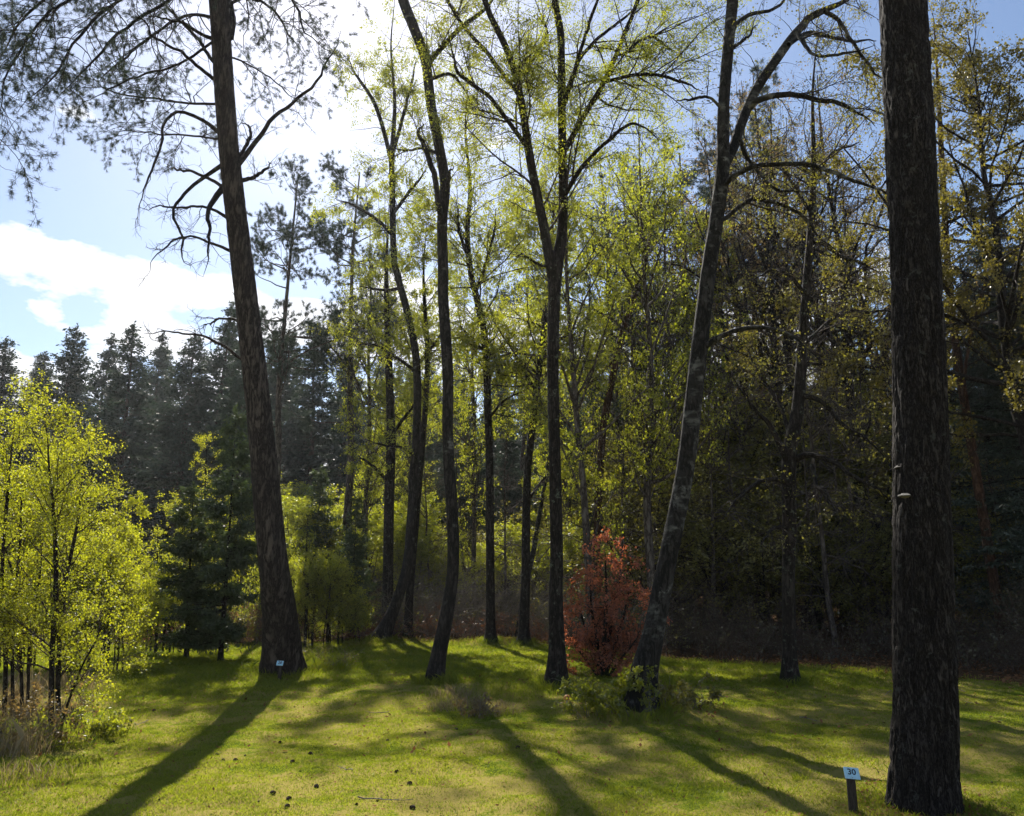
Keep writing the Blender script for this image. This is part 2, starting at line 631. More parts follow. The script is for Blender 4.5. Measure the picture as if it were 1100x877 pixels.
# ---- generic generators used for the wood (built at the origin)
def gen_broadleaf(seed, name, label, cat, h, r, bark, leafm, crown0=0.3, n1=26, l1=3.2, a1=50, up1=0.05, n2=160, l2=1.2, n3=700, l3=0.5,
                  nl=9000, ls=0.05, droop=0.35, lean=0.4, wob=0.12, twig='twig', spread=0.06, top=1.0, forks=0):
    rng = np.random.default_rng(seed)
    root = thing(name, label, cat, (0, 0, 0))
    k = 9
    pts = np.zeros((k, 3))
    pts[:, 2] = np.linspace(-0.15, h, k)
    pts[1:, :2] += np.cumsum(rng.normal(size=(k - 1, 2)) * lean * 0.25, 0) + np.linspace(0, 1, k - 1)[:, None] * rng.normal(size=2) * lean
    P = catmull(pts, 60)
    R = r * (1 - np.linspace(0, 1, 60) ** 1.1 * 0.93)
    tb = MB()
    rough_trunk(tb, P, R, 14, amp=0.07, fz=2.5, fa=7, seed=seed % 13)
    stems, rs = [P], [R]
    for f in range(forks):
        t = rng.uniform(crown0 * 0.8, 0.6)
        i0 = int(t * 59)
        d = nrm(np.array([rng.normal(), rng.normal(), 2.2]))
        Lf = (h - P[i0, 2]) * rng.uniform(0.8, 1.05)
        q = catmull(np.array([P[i0], P[i0] + d * Lf * 0.3, P[i0] + d * Lf * 0.5 + np.array([0, 0, Lf * .12]), P[i0] + d * Lf * 0.6 + np.array([0, 0, Lf * 0.42])]), 60)
        qr = R[i0] * 0.75 * (1 - np.linspace(0, 1, 60) * 0.9)
        tubes(tb, q, qr, 9)
        stems.append(q); rs.append(qr)
    P1, R1 = grow(rng, np.array(stems), np.array(rs), n1, crown0, 0.97, lambda t: l1 * (0.45 + 1.1 * np.sin(np.clip(0.12 + t * 0.85, 0, 1) * math.pi)) * (1.15 - 0.75 * t),
                  a1, up1, wob, 9, 0.6, rk=0.014)
    tubes(tb, P1, R1, 6)
    part(root, 'trunk', tb, [M[bark]])
    cb = MB()
    allp = np.concatenate([P1])
    allr = np.concatenate([R1])
    P2, R2 = grow(rng, allp, allr, n2, 0.15, 1.0, l2, 45, -0.03, wob * 1.3, 7, 0.6, rmin=0.004)
    tubes(cb, P2, R2, 4, 0)
    P3, R3 = grow(rng, P2, R2, n3, 0.1, 1.0, l3, 45, -0.08, wob * 1.5, 5, 0.6, rmin=0.0025)
    tubes(cb, P3, R3, 3, 0)
    if nl:
        leaves(cb, rng, P3, R3, int(nl * 0.75), ls, 1, spread, droop)
        P2b, R2b = resample(P2, R2, 5)
        leaves(cb, rng, P2b, R2b, nl - int(nl * 0.75), ls, 1, spread * 1.5, droop, t0=0.3)
    part(root, 'crown', cb, [M[twig], M[leafm]])
    return root


def gen_spruce(seed, name, label, cat, h, r, bark, needle, width=0.2, crown0=0.06, whorl=0.42, per=8, tw=26, det=3, nl=0.13, nw=0.03, droop=0.5, gappy=0.0, stem=True):
    rng = np.random.default_rng(seed)
    root = thing(name, label, cat, (0, 0, 0))
    P = catmull(np.array([[0, 0, -0.15], [rng.normal() * .05, rng.normal() * .05, h * 0.5], [rng.normal() * .08, rng.normal() * .08, h]]), 50)
    R = r * (1 - np.linspace(0, 1, 50) * 0.96)
    tb = MB()
    rough_trunk(tb, P, R, 12, amp=0.06, fz=2.5, fa=7, seed=seed % 11)
    zs = np.arange(h * crown0, h * 0.985, whorl)
    z = np.repeat(zs, per) + rng.normal(size=len(zs) * per) * whorl * 0.35
    keep = rng.random(len(z)) > gappy
    z = np.clip(z[keep], h * crown0, h * 0.99)
    B = len(z)
    az = rng.random(B) * 2 * math.pi
    f = z / h
    L = width * h * (1 - f) ** 1.05 * rng.uniform(0.65, 1.15, B) * np.clip(0.55 + (f - crown0) * 4, 0.55, 1) + 0.12
    n = 8
    s = np.linspace(0, 1, n)[None]
    rise = 0.35 * f - 0.05
    out = L[:, None] * s
    zz = z[:, None] + L[:, None] * (rise[:, None] * s - droop * (1 - f)[:, None] * s ** 1.6 + 0.22 * s ** 3.5 * (1 - 0.5 * f)[:, None])
    wig = rng.normal(size=(B, 1)) * 0.15 * s ** 2 * L[:, None]
    cx = np.interp(z, P[:, 2], P[:, 0])
    cy = np.interp(z, P[:, 2], P[:, 1])
    BP = np.stack([cx[:, None] + out * np.cos(az)[:, None] - wig * np.sin(az)[:, None], cy[:, None] + out * np.sin(az)[:, None] + wig * np.cos(az)[:, None], zz], -1)
    BR = np.clip(0.012 * L, 0.004, 0.05)[:, None] * np.linspace(1, 0.25, n)[None]
    cb = MB()
    tubes(cb, BP, BR, 4, 0)
    part(root, 'trunk', tb, [M[bark]])
    ntw = int(B * tw)
    P2, R2 = grow(rng, BP, BR, ntw, 0.12, 1.0, lambda t: (0.16 + 0.05 * width * h) * (1.25 - 0.7 * t), 58, -0.10, 0.08, 4, 0.5, flat=0.75)
    if det >= 3:
        tubes(cb, P2, R2 * 1.0, 3, 0)
    nn = ntw * det
    leaves(cb, rng, P2, R2, nn, nl, 1, 0.012, 0.25, t0=0.0, width=nw / nl, fold=0.02, clump=0.5)
    # the leader
    leaves(cb, rng, np.array([P[-8:]]), np.array([R[-8:]]), 120, nl, 1, 0.02, -0.3, t0=0, width=nw / nl, fold=0.02)
    part(root, 'crown', cb, [M[bark], M[needle]])
    return root


def gen_pine(seed, name, label, cat, h, r, bark, crown0=0.5, n1=26, l1=3.2, n2=200, l2=1.0, n3=700, l3=0.4, nt=2600, per=12, nl=0.10, nw=0.008, needle='needle'):
    rng = np.random.default_rng(seed)
    root = thing(name, label, cat, (0, 0, 0))
    pts = np.zeros((7, 3))
    pts[:, 2] = np.linspace(-0.15, h, 7)
    pts[1:, :2] += np.cumsum(rng.normal(size=(6, 2)) * 0.12, 0)
    P = catmull(pts, 60)
    R = r * (1 - np.linspace(0, 1, 60) * 0.85)
    tb = MB()
    rough_trunk(tb, P, R, 14, amp=0.07, fz=2.5, fa=7, seed=seed % 9)
    P1, R1 = grow(rng, P[None], R[None], n1, crown0, 0.98, lambda t: l1 * (1.1 - 0.65 * t), 68, np.array([0, 0, 0, 0.02, .06, .1, .1, .08]), 0.2, 9, 0.5, rk=0.014)
    tubes(tb, P1, R1, 6)
    Pd, Rd = grow(rng, P[None], R[None], 10, crown0 * 0.55, crown0 * 1.05, 1.3, 80, -0.05, 0.15, 6, 0.4)
    tubes(tb, Pd, Rd, 4)
    part(root, 'trunk', tb, [M[bark]])
    cb = MB()
    P2, R2 = grow(rng, P1, R1, n2, 0.3, 1.0, l2, 45, 0.05, 0.2, 6, 0.6, rmin=0.004)
    tubes(cb, P2, R2, 4, 0)
    P3, R3 = grow(rng, P2, R2, n3, 0.2, 1.0, l3, 45, 0.06, 0.15, 4, 0.6, rmin=0.003)
    tubes(cb, P3, R3, 3, 0)
    tufts(cb, rng, P3, R3, nt, per, nl, nw, 1)
    part(root, 'crown', cb, [M['twig'], M[needle]])
    return root


def place(src, used, px, Y, top_py, rz, label, group, h0, fat=1.0, tilt=(0, 0)):
    """stand a tree of model height h0 on the ground at depth Y so that its top reaches the given elevation"""
    x = at(px, 625, Y)[0]
    g = gz(x, Y)
    H = at(px, top_py, Y)[2] - g
    s = H / h0
    loc = (x, Y, g)
    if src.name not in used:
        used.add(src.name)
        src.location = loc
        src.rotation_euler = (tilt[0], tilt[1], rz)
        src.scale = (s * fat, s * fat, s)
        src['label'] = label
        if group: src['group'] = group
        return src
    return copy_thing(src, loc, rz, (s * fat, s * fat, s), label, group, tilt)


USED = set()

# ------------------------------------------------------------------ ground
def lawn_edge(x, y):
    """metres of lawn left before the wood begins (positive = lawn)"""
    e = 22.8 - 1.15 * np.clip(x + 0.5, 0, 30) - 0.25 * np.clip(-x - 4, 0, 30)
    return e - y + 0.9 * fbm(x * 0.5, y * 0.5, 3.3, 3)


def lines(fine0, fine1, step, far0, far1):
    a = np.arange(fine0, fine1, step)
    up, s, v = [], step, fine1
    while v < far1:
        up.append(v); s *= 1.16; v += s
    dn, s, v = [], step, fine0 - step
    while v > far0:
        dn.append(v); s *= 1.16; v -= s
    return np.array(dn[::-1] + list(a) + up)


xs, ys = lines(-12, 12, 0.07, -900, 900), lines(2, 25, 0.07, -300, 1500)
GX, GY = np.meshgrid(xs, ys)
GZ = ground_z(GX, GY)
GZ = GZ + relief(GX, GY) + np.exp(-np.clip(GY - 14, 0, 99) / 8) * 0.006 * fbm(GX * 13, GY * 13, 2, 1)
gb = MB()
nx, ny = len(xs), len(ys)
ii, jj = np.meshgrid(np.arange(ny - 1), np.arange(nx - 1), indexing='ij')
q = np.stack([ii * nx + jj, ii * nx + jj + 1, (ii + 1) * nx + jj + 1, (ii + 1) * nx + jj], -1).reshape(-1, 4)
gb.add(np.stack([GX, GY, GZ], -1).reshape(-1, 3), q)


def ground_mat():
    m, nt, out = mat_new('ground')
    L = nt.links.new
    geo = N(nt, 'ShaderNodeNewGeometry')
    pos = geo.outputs['Position']

    def noise(sc, det=5, ro=0.6):
        n = N(nt, 'ShaderNodeTexNoise')
        n.inputs['Scale'].default_value = sc
        n.inputs['Detail'].default_value = det
        n.inputs['Roughness'].default_value = ro
        L(pos, n.inputs['Vector'])
        return n.outputs['Fac']
    n1, n2, n3 = noise(0.55, 4), noise(3.2, 6, 0.7), noise(45, 5, 0.7)
    ad = N(nt, 'ShaderNodeMath', operation='MULTIPLY_ADD')
    ad.inputs[1].default_value = 0.55
    L(n2, ad.inputs[0]); L(n1, ad.inputs[2])
    ad2 = N(nt, 'ShaderNodeMath', operation='MULTIPLY_ADD')
    ad2.inputs[1].default_value = 0.35
    L(n3, ad2.inputs[0]); L(ad.outputs[0], ad2.inputs[2])
    moss = ramp(nt, [(0.78, (0.03, 0.05, 0.008)), (0.93, (0.085, 0.115, 0.014)), (1.05, (0.17, 0.18, 0.026)), (1.14, (0.23, 0.19, 0.055))])
    for e in moss.color_ramp.elements: e.position = min(1, e.position - 0.12)
    L(ad2.outputs[0], moss.inputs[0])
    litter = ramp(nt, [(0.3, (0.022, 0.014, 0.009)), (0.5, (0.075, 0.045, 0.024)), (0.7, (0.15, 0.09, 0.045))])
    L(n3, litter.inputs[0])
    # where the lawn stops
    sx = N(nt, 'ShaderNodeSeparateXYZ')
    L(pos, sx.inputs[0])

    def mth(op, a, b, clamp=False):
        n = N(nt, 'ShaderNodeMath', operation=op, use_clamp=clamp)
        for k, v in ((0, a), (1, b)):
            if isinstance(v, (int, float)): n.inputs[k].default_value = v
            else: L(v, n.inputs[k])
        return n.outputs[0]
    xr = mth('MULTIPLY', mth('MAXIMUM', mth('ADD', sx.outputs[0], 0.5), 0.0), 1.15)
    xl = mth('MULTIPLY', mth('MAXIMUM', mth('SUBTRACT', -4.0, sx.outputs[0]), 0.0), 0.25)
    e = mth('SUBTRACT', mth('SUBTRACT', mth('SUBTRACT', 22.8, xr), xl), sx.outputs[1])
    e = mth('ADD', e, mth('MULTIPLY', mth('SUBTRACT', n2, 0.5), 3.0))
    fac = mth('MULTIPLY', mth('ADD', e, 0.4), 1.0, True)
    mx = N(nt, 'ShaderNodeMix', data_type='RGBA')
    L(fac, mx.inputs[0]); L(litter.outputs[0], mx.inputs[6]); L(moss.outputs[0], mx.inputs[7])
    bs = N(nt, 'ShaderNodeBsdfDiffuse')
    L(mx.outputs[2], bs.inputs['Color'])
    bp = N(nt, 'ShaderNodeBump')
    bp.inputs['Strength'].default_value = 0.8
    bp.inputs['Distance'].default_value = 0.02
    L(ad2.outputs[0], bp.inputs['Height'])
    L(bp.outputs[0], bs.inputs['Normal'])
    L(bs.outputs[0], out.inputs[0])
    return m


tag(link('ground', gb.mesh('ground', [ground_mat()])), kind='structure')

# ---- grass
M['grass'] = leaf_mat('grass', (0.075, 0.12, 0.010), (0.23, 0.24, 0.026), 0.57, (1.8, 1.8, 0.9), nscale=0.9, isl=0.4, gloss=0.02)
M['grass_dry'] = leaf_mat('grass_dry', (0.17, 0.13, 0.06), (0.33, 0.27, 0.14), 0.4, (1.3, 1.2, 1.0))


def blades(mb, rng, x, y, h, w, mat=0, lean=0.5):
    n = len(x)
    z = ground_fine(x, y)
    b = np.stack([x, y, z - 0.004], 1)
    az = rng.random(n) * 2 * math.pi
    c = np.stack([np.cos(az), np.sin(az), np.zeros(n)], 1)
    l = rng.normal(size=(n, 2)) * lean
    t = b + np.stack([l[:, 0] * h, l[:, 1] * h, h], 1)
    md = b + np.stack([l[:, 0] * h * 0.3, l[:, 1] * h * 0.3, h * 0.6], 1)
    w = w[:, None]
    v = np.stack([b - c * w / 2, b + c * w / 2, md + c * w * 0.4, t, md - c * w * 0.4], 1)
    mb.add(v.reshape(-1, 3), np.arange(n * 5).reshape(-1, 5), mat, False)


rng = np.random.default_rng(5)
n = 900000
y = 3.2 + 21.5 * rng.random(n) ** 1.55
x = (rng.random(n) * 2 - 1) * (0.78 * y + 1.5)
ok = lawn_edge(x, y) > rng.normal(size=n) * 0.5
patch = fbm(x * 1.1, y * 1.1, 9.1, 3)
longg = np.clip((y - 12.2) / 1.6 + fbm(x * 0.4, y * 0.4, 1, 2) * 1.2, 0, 1)
ok &= rng.random(n) < np.clip(0.7 + 1.3 * patch + longg * 0.4, 0.25, 1)
x, y, longg, patch = x[ok], y[ok], longg[ok], patch[ok]
n = len(x)
h = (0.012 + 0.012 * rng.random(n) + np.clip(patch, 0, 1) * 0.02) * (1 - longg) + longg * (0.025 + 0.05 * rng.random(n))
w = 0.0035 * np.clip(y / 6, 0.8, 3) * rng.uniform(0.7, 1.3, n)
gm = MB()
blades(gm, rng, x, y, h, w, 0, 0.7)
# the close mossy turf is finer and denser
n = 650000
y = 3.2 + 8.5 * rng.random(n) ** 1.25
x = (rng.random(n) * 2 - 1) * (0.74 * y + 0.8)
patch = fbm(x * 2.3, y * 2.3, 4.1, 3)
ok = rng.random(n) < np.clip(0.55 + 1.4 * patch, 0.15, 1)
x, y, patch = x[ok], y[ok], patch[ok]
n = len(x)
h = 0.007 + 0.010 * rng.random(n) + np.clip(patch, 0, 1) * 0.022
z = ground_fine(x, y) + 0.002
az = rng.random(n) * 6.2832
wv = (0.0026 * rng.uniform(0.7, 1.5, n))[:, None]
c = np.stack([np.cos(az), np.sin(az), np.zeros(n)], 1)
b = np.stack([x, y, z], 1)
t = b + np.stack([rng.normal(size=n) * h * 0.8, rng.normal(size=n) * h * 0.8, h], 1)
gm.add(np.stack([b - c * wv, b + c * wv, t], 1).reshape(-1, 3), np.arange(n * 3).reshape(-1, 3), 0, False)
tag(link('lawn_grass', gm.mesh('lawn_grass', [M['grass']])), 'short mossy grass of the sunlit forest clearing', 'grass', kind='stuff')

# taller tufts round trunks and along the edges
tf = MB()
rng = np.random.default_rng(8)


def tuft(px, py, rad, n, hh, mat=0, sq=0.6, lean=0.5, ww=0.005):
    p = on_ground(px, py)
    a, rr = rng.random(n) * 2 * math.pi, rad * np.sqrt(rng.random(n))
    X, Y = p[0] + rr * np.cos(a), p[1] + rr * np.sin(a) * sq
    blades(tf, rng, X, Y, hh * rng.uniform(0.3, 1.1, n) * (1 - 0.5 * rr / rad), np.full(n, ww) * rng.uniform(0.7, 1.4, n), mat, lean)


for a in [(345, 716, 0.8, 900, 0.38, 0), (365, 712, 0.6, 500, 0.3, 0), (275, 722, 0.5, 400, 0.16, 0), (330, 726, 0.6, 300, 0.15, 0),
          (478, 736, 0.35, 350, 0.2, 0), (520, 745, 0.9, 700, 0.16, 0), (575, 745, 0.7, 700, 0.14, 0), (625, 745, 0.6, 500, 0.16, 0),
          (500, 762, 0.55, 420, 0.20, 1), (485, 752, 0.35, 250, 0.22, 1), (530, 768, 0.4, 200, 0.16, 1),
          (725, 738, 0.5, 500, 0.25, 0), (862, 735, 0.4, 300, 0.14, 0), (832, 735, 0.4, 300, 0.14, 0), (800, 725, 1.6, 700, 0.12, 0), (900, 722, 1.5, 700, 0.12, 0),
          (20, 800, 0.8, 550, 0.26, 0), (60, 790, 0.9, 1100, 0.22, 0), (100, 775, 0.7, 700, 0.15, 0), (10, 840, 0.55, 350, 0.22, 1), (12, 845, 0.6, 300, 0.18, 0), (45, 830, 0.6, 600, 0.16, 0),
          (15, 770, 0.9, 900, 0.5, 1), (40, 745, 1.0, 700, 0.5, 1), (0, 810, 0.5, 500, 0.55, 1), (75, 740, 0.7, 300, 0.35, 1), (1030, 868, 0.3, 200, 0.08, 0), (945, 866, 0.25, 200, 0.06, 0)]:
    tuft(*a)
for k in range(170):
    yy = 6 + 17 * rng.random() ** 1.1
    xx = (rng.random() * 2 - 1) * (0.72 * yy)
    if lawn_edge(np.array(xx), np.array(yy)) < 0.3 or fbm(xx * 0.5, yy * 0.5, 7.7, 2) < -0.1: continue
    n = 60
    a, rr = rng.random(n) * 6.28, rng.uniform(0.06, 0.22) * np.sqrt(rng.random(n))
    blades(tf, rng, xx + rr * np.cos(a), yy + rr * np.sin(a), rng.uniform(0.03, 0.085) * rng.uniform(0.4, 1.1, n) * (1.5 if yy > 13 else 0.8), np.full(n, 0.0055), 0, 0.6)
for bx, by, rad in ((990, 868, .42), (688, 766, .5), (597, 738, .34), (468, 735, .32), (850, 735, .3), (303, 723, .62), (410, 688, .4), (527, 690, .3), (563, 692, .3)):
    q = on_ground(bx, by)
    n = 1100
    a, rr = rng.random(n) * 6.28, rad * rng.uniform(0.4, 1.2, n)
    blades(tf, rng, q[0] + rr * np.cos(a), q[1] + rr * np.sin(a), rng.uniform(0.02, 0.16, n) * (0.4 if by > 800 else 1), np.full(n, 0.005), 0, 0.5)
tag(link('grass_tufts', tf.mesh('grass_tufts', [M['grass'], M['grass_dry']])), 'long green and straw coloured grass tufts round trunks and edges', 'grass', kind='stuff')


# ------------------------------------------------------------------ the two big pines
p0 = on_ground(993, 868)
Y0 = p0[1]
root = thing('pine_tree', 'massive dark pine trunk with deeply cracked bark beside the number 30 post', 'pine tree', tuple(p0))
pts = [(994, 872, 76), (993, 830, 70), (993, 700, 66), (991, 600, 62), (988, 450, 57), (984, 300, 53), (977, 150, 51), (970, 0, 49), (962, -160, 46), (950, -420, 42), (938, -800, 38)]
P, R = img_path(pts, Y0, 900)
tb = MB()
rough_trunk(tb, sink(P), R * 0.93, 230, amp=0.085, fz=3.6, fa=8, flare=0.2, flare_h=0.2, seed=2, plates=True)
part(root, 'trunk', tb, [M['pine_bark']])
rng = np.random.default_rng(31)
P1, R1 = grow(rng, P[None], R[None], 16, 0.72, 0.98, 3.0, 70, 0.04, 0.2, 8, 0.4)
for i in range(len(P1)):
    bb = MB(); tubes(bb, P1[i], R1[i], 6); part(root, 'branch', bb, [M['twig']])
cb = MB()
P2, R2 = grow(rng, P1, R1, 130, 0.3, 1, 0.9, 45, 0.04, 0.2, 6, 0.6, rmin=0.004)
tubes(cb, P2, R2, 4, 0)
tufts(cb, rng, P2, R2, 1500, 10, 0.09, 0.008, 1)
part(root, 'crown', cb, [M['twig'], M['needle']])


def shelf(root, px, py, ang, wd, Y, col, label):
    """a bracket fungus: a thick half disc with a domed top and a pale rim"""
    c = at(px, py, Y)
    mb = MB()
    na, nr = 20, 6
    out = np.array([math.cos(ang), math.sin(ang), 0])
    side = np.array([-out[1], out[0], 0])
    vs = []
    for s in (1, -1):
        for k in range(nr + 1):
            r = wd * k / nr
            for j in range(na + 1):
                a = -math.pi / 2 + math.pi * j / na
                z = (0.016 * (1 - (k / nr) ** 2) + 0.004) if s > 0 else -0.018 * (1 - (k / nr) ** 1.5)
                z += 0.004 * math.sin(k * 2.6) * s
                w = 1 + 0.08 * math.sin(3 * a + k)
                vs.append(c + out * (r * math.cos(a) * 0.8 * w) + side * r * math.sin(a) * w + np.array([0, 0, z]))
    f = []
    m = (nr + 1) * (na + 1)
    for s in (0, 1):
        for k in range(nr):
            for j in range(na):
                a = s * m + k * (na + 1) + j
                qd = [a, a + 1, a + na + 2, a + na + 1]
                f.append(qd if s else qd[::-1])
    for j in range(na):
        a = nr * (na + 1) + j
        f.append([a, a + 1, a + 1 + m, a + m])
    mb.add(vs, f)
    part(root, 'bracket_fungus', mb, [M[col]], label)


M['fungus'] = plain_mat('fungus', (0.15, 0.145, 0.13), 0.8, 0.3, 60)
M['fungus_dark'] = plain_mat('fungus_dark', (0.035, 0.032, 0.028), 0.8, 0.3, 40)
zs_ = zc(at(970, 532, Y0)) / F0
shelf(root, 972, 533, R_(240), 6.5 * zs_, Y0 - 0.12, 'fungus', 'pale shelf fungus low on the trunk')
shelf(root, 966, 503, R_(185), 6.5 * zs_, Y0 - 0.02, 'fungus_dark', 'dark shelf fungus on the edge of the trunk')

# left pine
p1 = on_ground(303, 722)
Y1 = p1[1]
root = thing('pine_tree', 'tall leaning pine with flared foot and bare drooping dead branches above the clearing', 'pine tree', tuple(p1))
pts = [(303, 724, 46), (302, 690, 42), (299, 650, 38), (293, 600, 34), (279, 450, 29), (262, 300, 25.5), (245, 150, 23), (235, 0, 22), (226, -120, 20), (214, -280, 15), (205, -420, 7)]
P, R = img_path(pts, Y1, 420, -2.6)


def Yp(py):
    return float(np.interp(py, [-420, 724], [Y1 - 2.6, Y1]))


tb = MB()
rough_trunk(tb, sink(P), R * 0.91, 90, amp=0.05, fz=2.6, fa=8, flare=0.42, flare_h=0.33, seed=4, plates=True)
part(root, 'trunk', tb, [M['pine_far']])
dead = [
    ([(238, 178, 5), (219, 191, 4), (198, 209, 3.4), (188, 226, 3), (193, 253, 2.6), (195, 284, 2), (205, 300, 1)], -0.6),
    ([(240, 147, 5), (219, 130, 4), (191, 120, 3.5), (178, 137, 3), (173, 168, 2.6), (161, 198, 2.2), (152, 240, 1.2)], -0.9),
    ([(247, 236, 4), (226, 224, 3), (198, 226, 2.5), (159, 238, 1.2)], -1.0),
    ([(252, 272, 4), (229, 262, 3), (202, 256, 2.4), (181, 267, 2), (168, 294, 1)], -0.3),
    ([(241, 200, 7), (224, 226, 5), (224, 253, 3), (212, 290, 1.2)], -1.2),
    ([(240, 202, 4), (212, 181, 3), (190, 168, 1.5)], 0.5),
    ([(252, 180, 7), (258, 174, 6), (274, 150, 5), (291, 125, 4.3), (315, 106, 3.5), (335, 91, 3), (349, 68, 2.4), (364, 40, 1.4)], -0.5),
    ([(250, 172, 5), (260, 164, 4), (274, 144, 3.4), (280, 127, 2.6), (270, 119, 1.6)], 0.3),
    ([(237, 90, 5), (226, 82, 4), (202, 65, 3.4), (174, 48, 2.6), (144, 20, 2)], -1.4),
    ([(236, 72, 5), (226, 62, 4), (209, 38, 3.4), (188, 17, 2.6), (170, -10, 2)], 0.8),
    ([(235, 48, 5), (224, 39, 4), (202, 26, 3), (164, 10, 2)], -0.7),
    ([(265, 388, 4), (256, 384, 3.5), (239, 370, 3), (212, 356, 2.4), (157, 358, 1.2)], -0.6),
    ([(262, 348, 3.5), (254, 344, 3), (233, 340, 2.4), (205, 346, 1.2)], 0.4),
    ([(258, 195, 5), (268, 190, 4), (270, 175, 2.5)], -0.3),
    ([(247, 40, 9), (250, 20, 8), (246, -20, 8), (250, -70, 7)], 0.5),
]
dp, dr = [], []
for q, dy in dead:
    a, b = img_path(q, Yp(q[0][1]), 24, dy)
    a = a + np.cumsum(np.random.default_rng(len(dp)).normal(size=a.shape) * 0.03, 0) * np.linspace(0, 1, 24)[:, None]
    dp.append(a); dr.append(b)
    bb = MB(); tubes(bb, a, b, 8)
    p2, r2 = grow(np.random.default_rng(77 + len(dp)), a[None], b[None], 11, 0.25, 1, 0.7, 50, -0.06, 0.25, 7, 0.45, rmin=0.006)
    tubes(bb, p2, r2, 4)
    p3, r3 = grow(np.random.default_rng(99 + len(dp)), p2, r2, 36, 0.2, 1, 0.28, 50, -0.08, 0.25, 5, 0.5, rmin=0.004)
    tubes(bb, p3, r3, 3)
    part(root, 'branch', bb, [M['dark_bark']], 'bare dead branch')
# live limbs that carry the needles
live = [
    ([(230, -60, 7), (170, -25, 6), (110, 10, 5), (60, 60, 4), (25, 110, 2)], -3.0),
    ([(232, -30, 7), (180, 0, 6), (130, 40, 5), (95, 75, 3), (70, 100, 2)], -1.0),
    ([(229, -80, 7), (150, -60, 6), (80, -30, 5), (20, 20, 4), (-20, 60, 2)], -2.0),
    ([(236, 112, 5), (198, 111, 4), (164, 103, 3.4), (130, 94, 2.6), (95, 70, 2)], 0.8),
    ([(239, 150, 4), (205, 147, 3.4), (165, 145, 2.6), (120, 130, 1.5)], 1.8),
    ([(228, -100, 7), (260, -60, 6), (300, -20, 5), (330, 30, 4), (350, 70, 2)], -1.5),
    ([(236, 10, 6), (270, 0, 5), (300, 20, 4), (325, 60, 2)], 1.5),
    ([(224, -140, 7), (280, -110, 6), (340, -60, 5), (385, -10, 3)], 0.5),
    ([(236, 60, 4), (262, 66, 3), (290, 85, 2.4), (310, 110, 1.5)], 1.4),
    ([(226, -120, 7), (160, -120, 6), (90, -90, 5), (30, -50, 3)], 1.5),
    ([(226, -100, 7), (140, -40, 6), (60, 10, 5), (15, 70, 3), (2, 150, 1.5)], -4.5),
    ([(215, -180, 7), (150, -170, 6), (70, -140, 5), (0, -90, 3)], -2),
    ([(215, -200, 7), (260, -190, 6), (320, -150, 5), (380, -90, 3)], -2),
    ([(236, 20, 6), (200, 20, 5), (150, 55, 4), (110, 110, 2)], 2.2),
    ([(236, 40, 5), (190, 70, 4), (140, 85, 3), (90, 120, 2)], -0.6),
    ([(210, -260, 7), (180, -300, 6), (140, -320, 5)], 1),
    ([(210, -290, 7), (250, -330, 6), (290, -330, 5)], -1),
]
cb = MB()
LP, LR = [], []
for q, dy in live:
    a, b = img_path(q, Yp(q[0][1]), 20, dy)
    b = b * 0.62
    a = a + np.cumsum(np.random.default_rng(len(LP) + 500).normal(size=a.shape) * 0.035, 0) * np.linspace(0, 1, 20)[:, None]
    LP.append(a); LR.append(b)
    bb = MB(); tubes(bb, a, b, 7); part(root, 'branch', bb, [M['dark_bark']])
rng = np.random.default_rng(3)
LP, LR = np.array(LP), np.array(LR)
P2, R2 = grow(rng, LP, LR, 420, 0.15, 1, 1.5, 48, -0.08, 0.22, 9, 0.5, rmin=0.005)
tubes(cb, P2, R2, 4, 0)
P3, R3 = grow(rng, P2, R2, 3600, 0.15, 1, 0.42, 45, -0.06, 0.18, 5, 0.6, rmin=0.003)
tubes(cb, P3, R3, 3, 0)
tufts(cb, rng, P3, R3, 17000, 10, 0.07, 0.006, 1, t0=0.35)
part(root, 'crown', cb, [M['twig'], M['needle']])


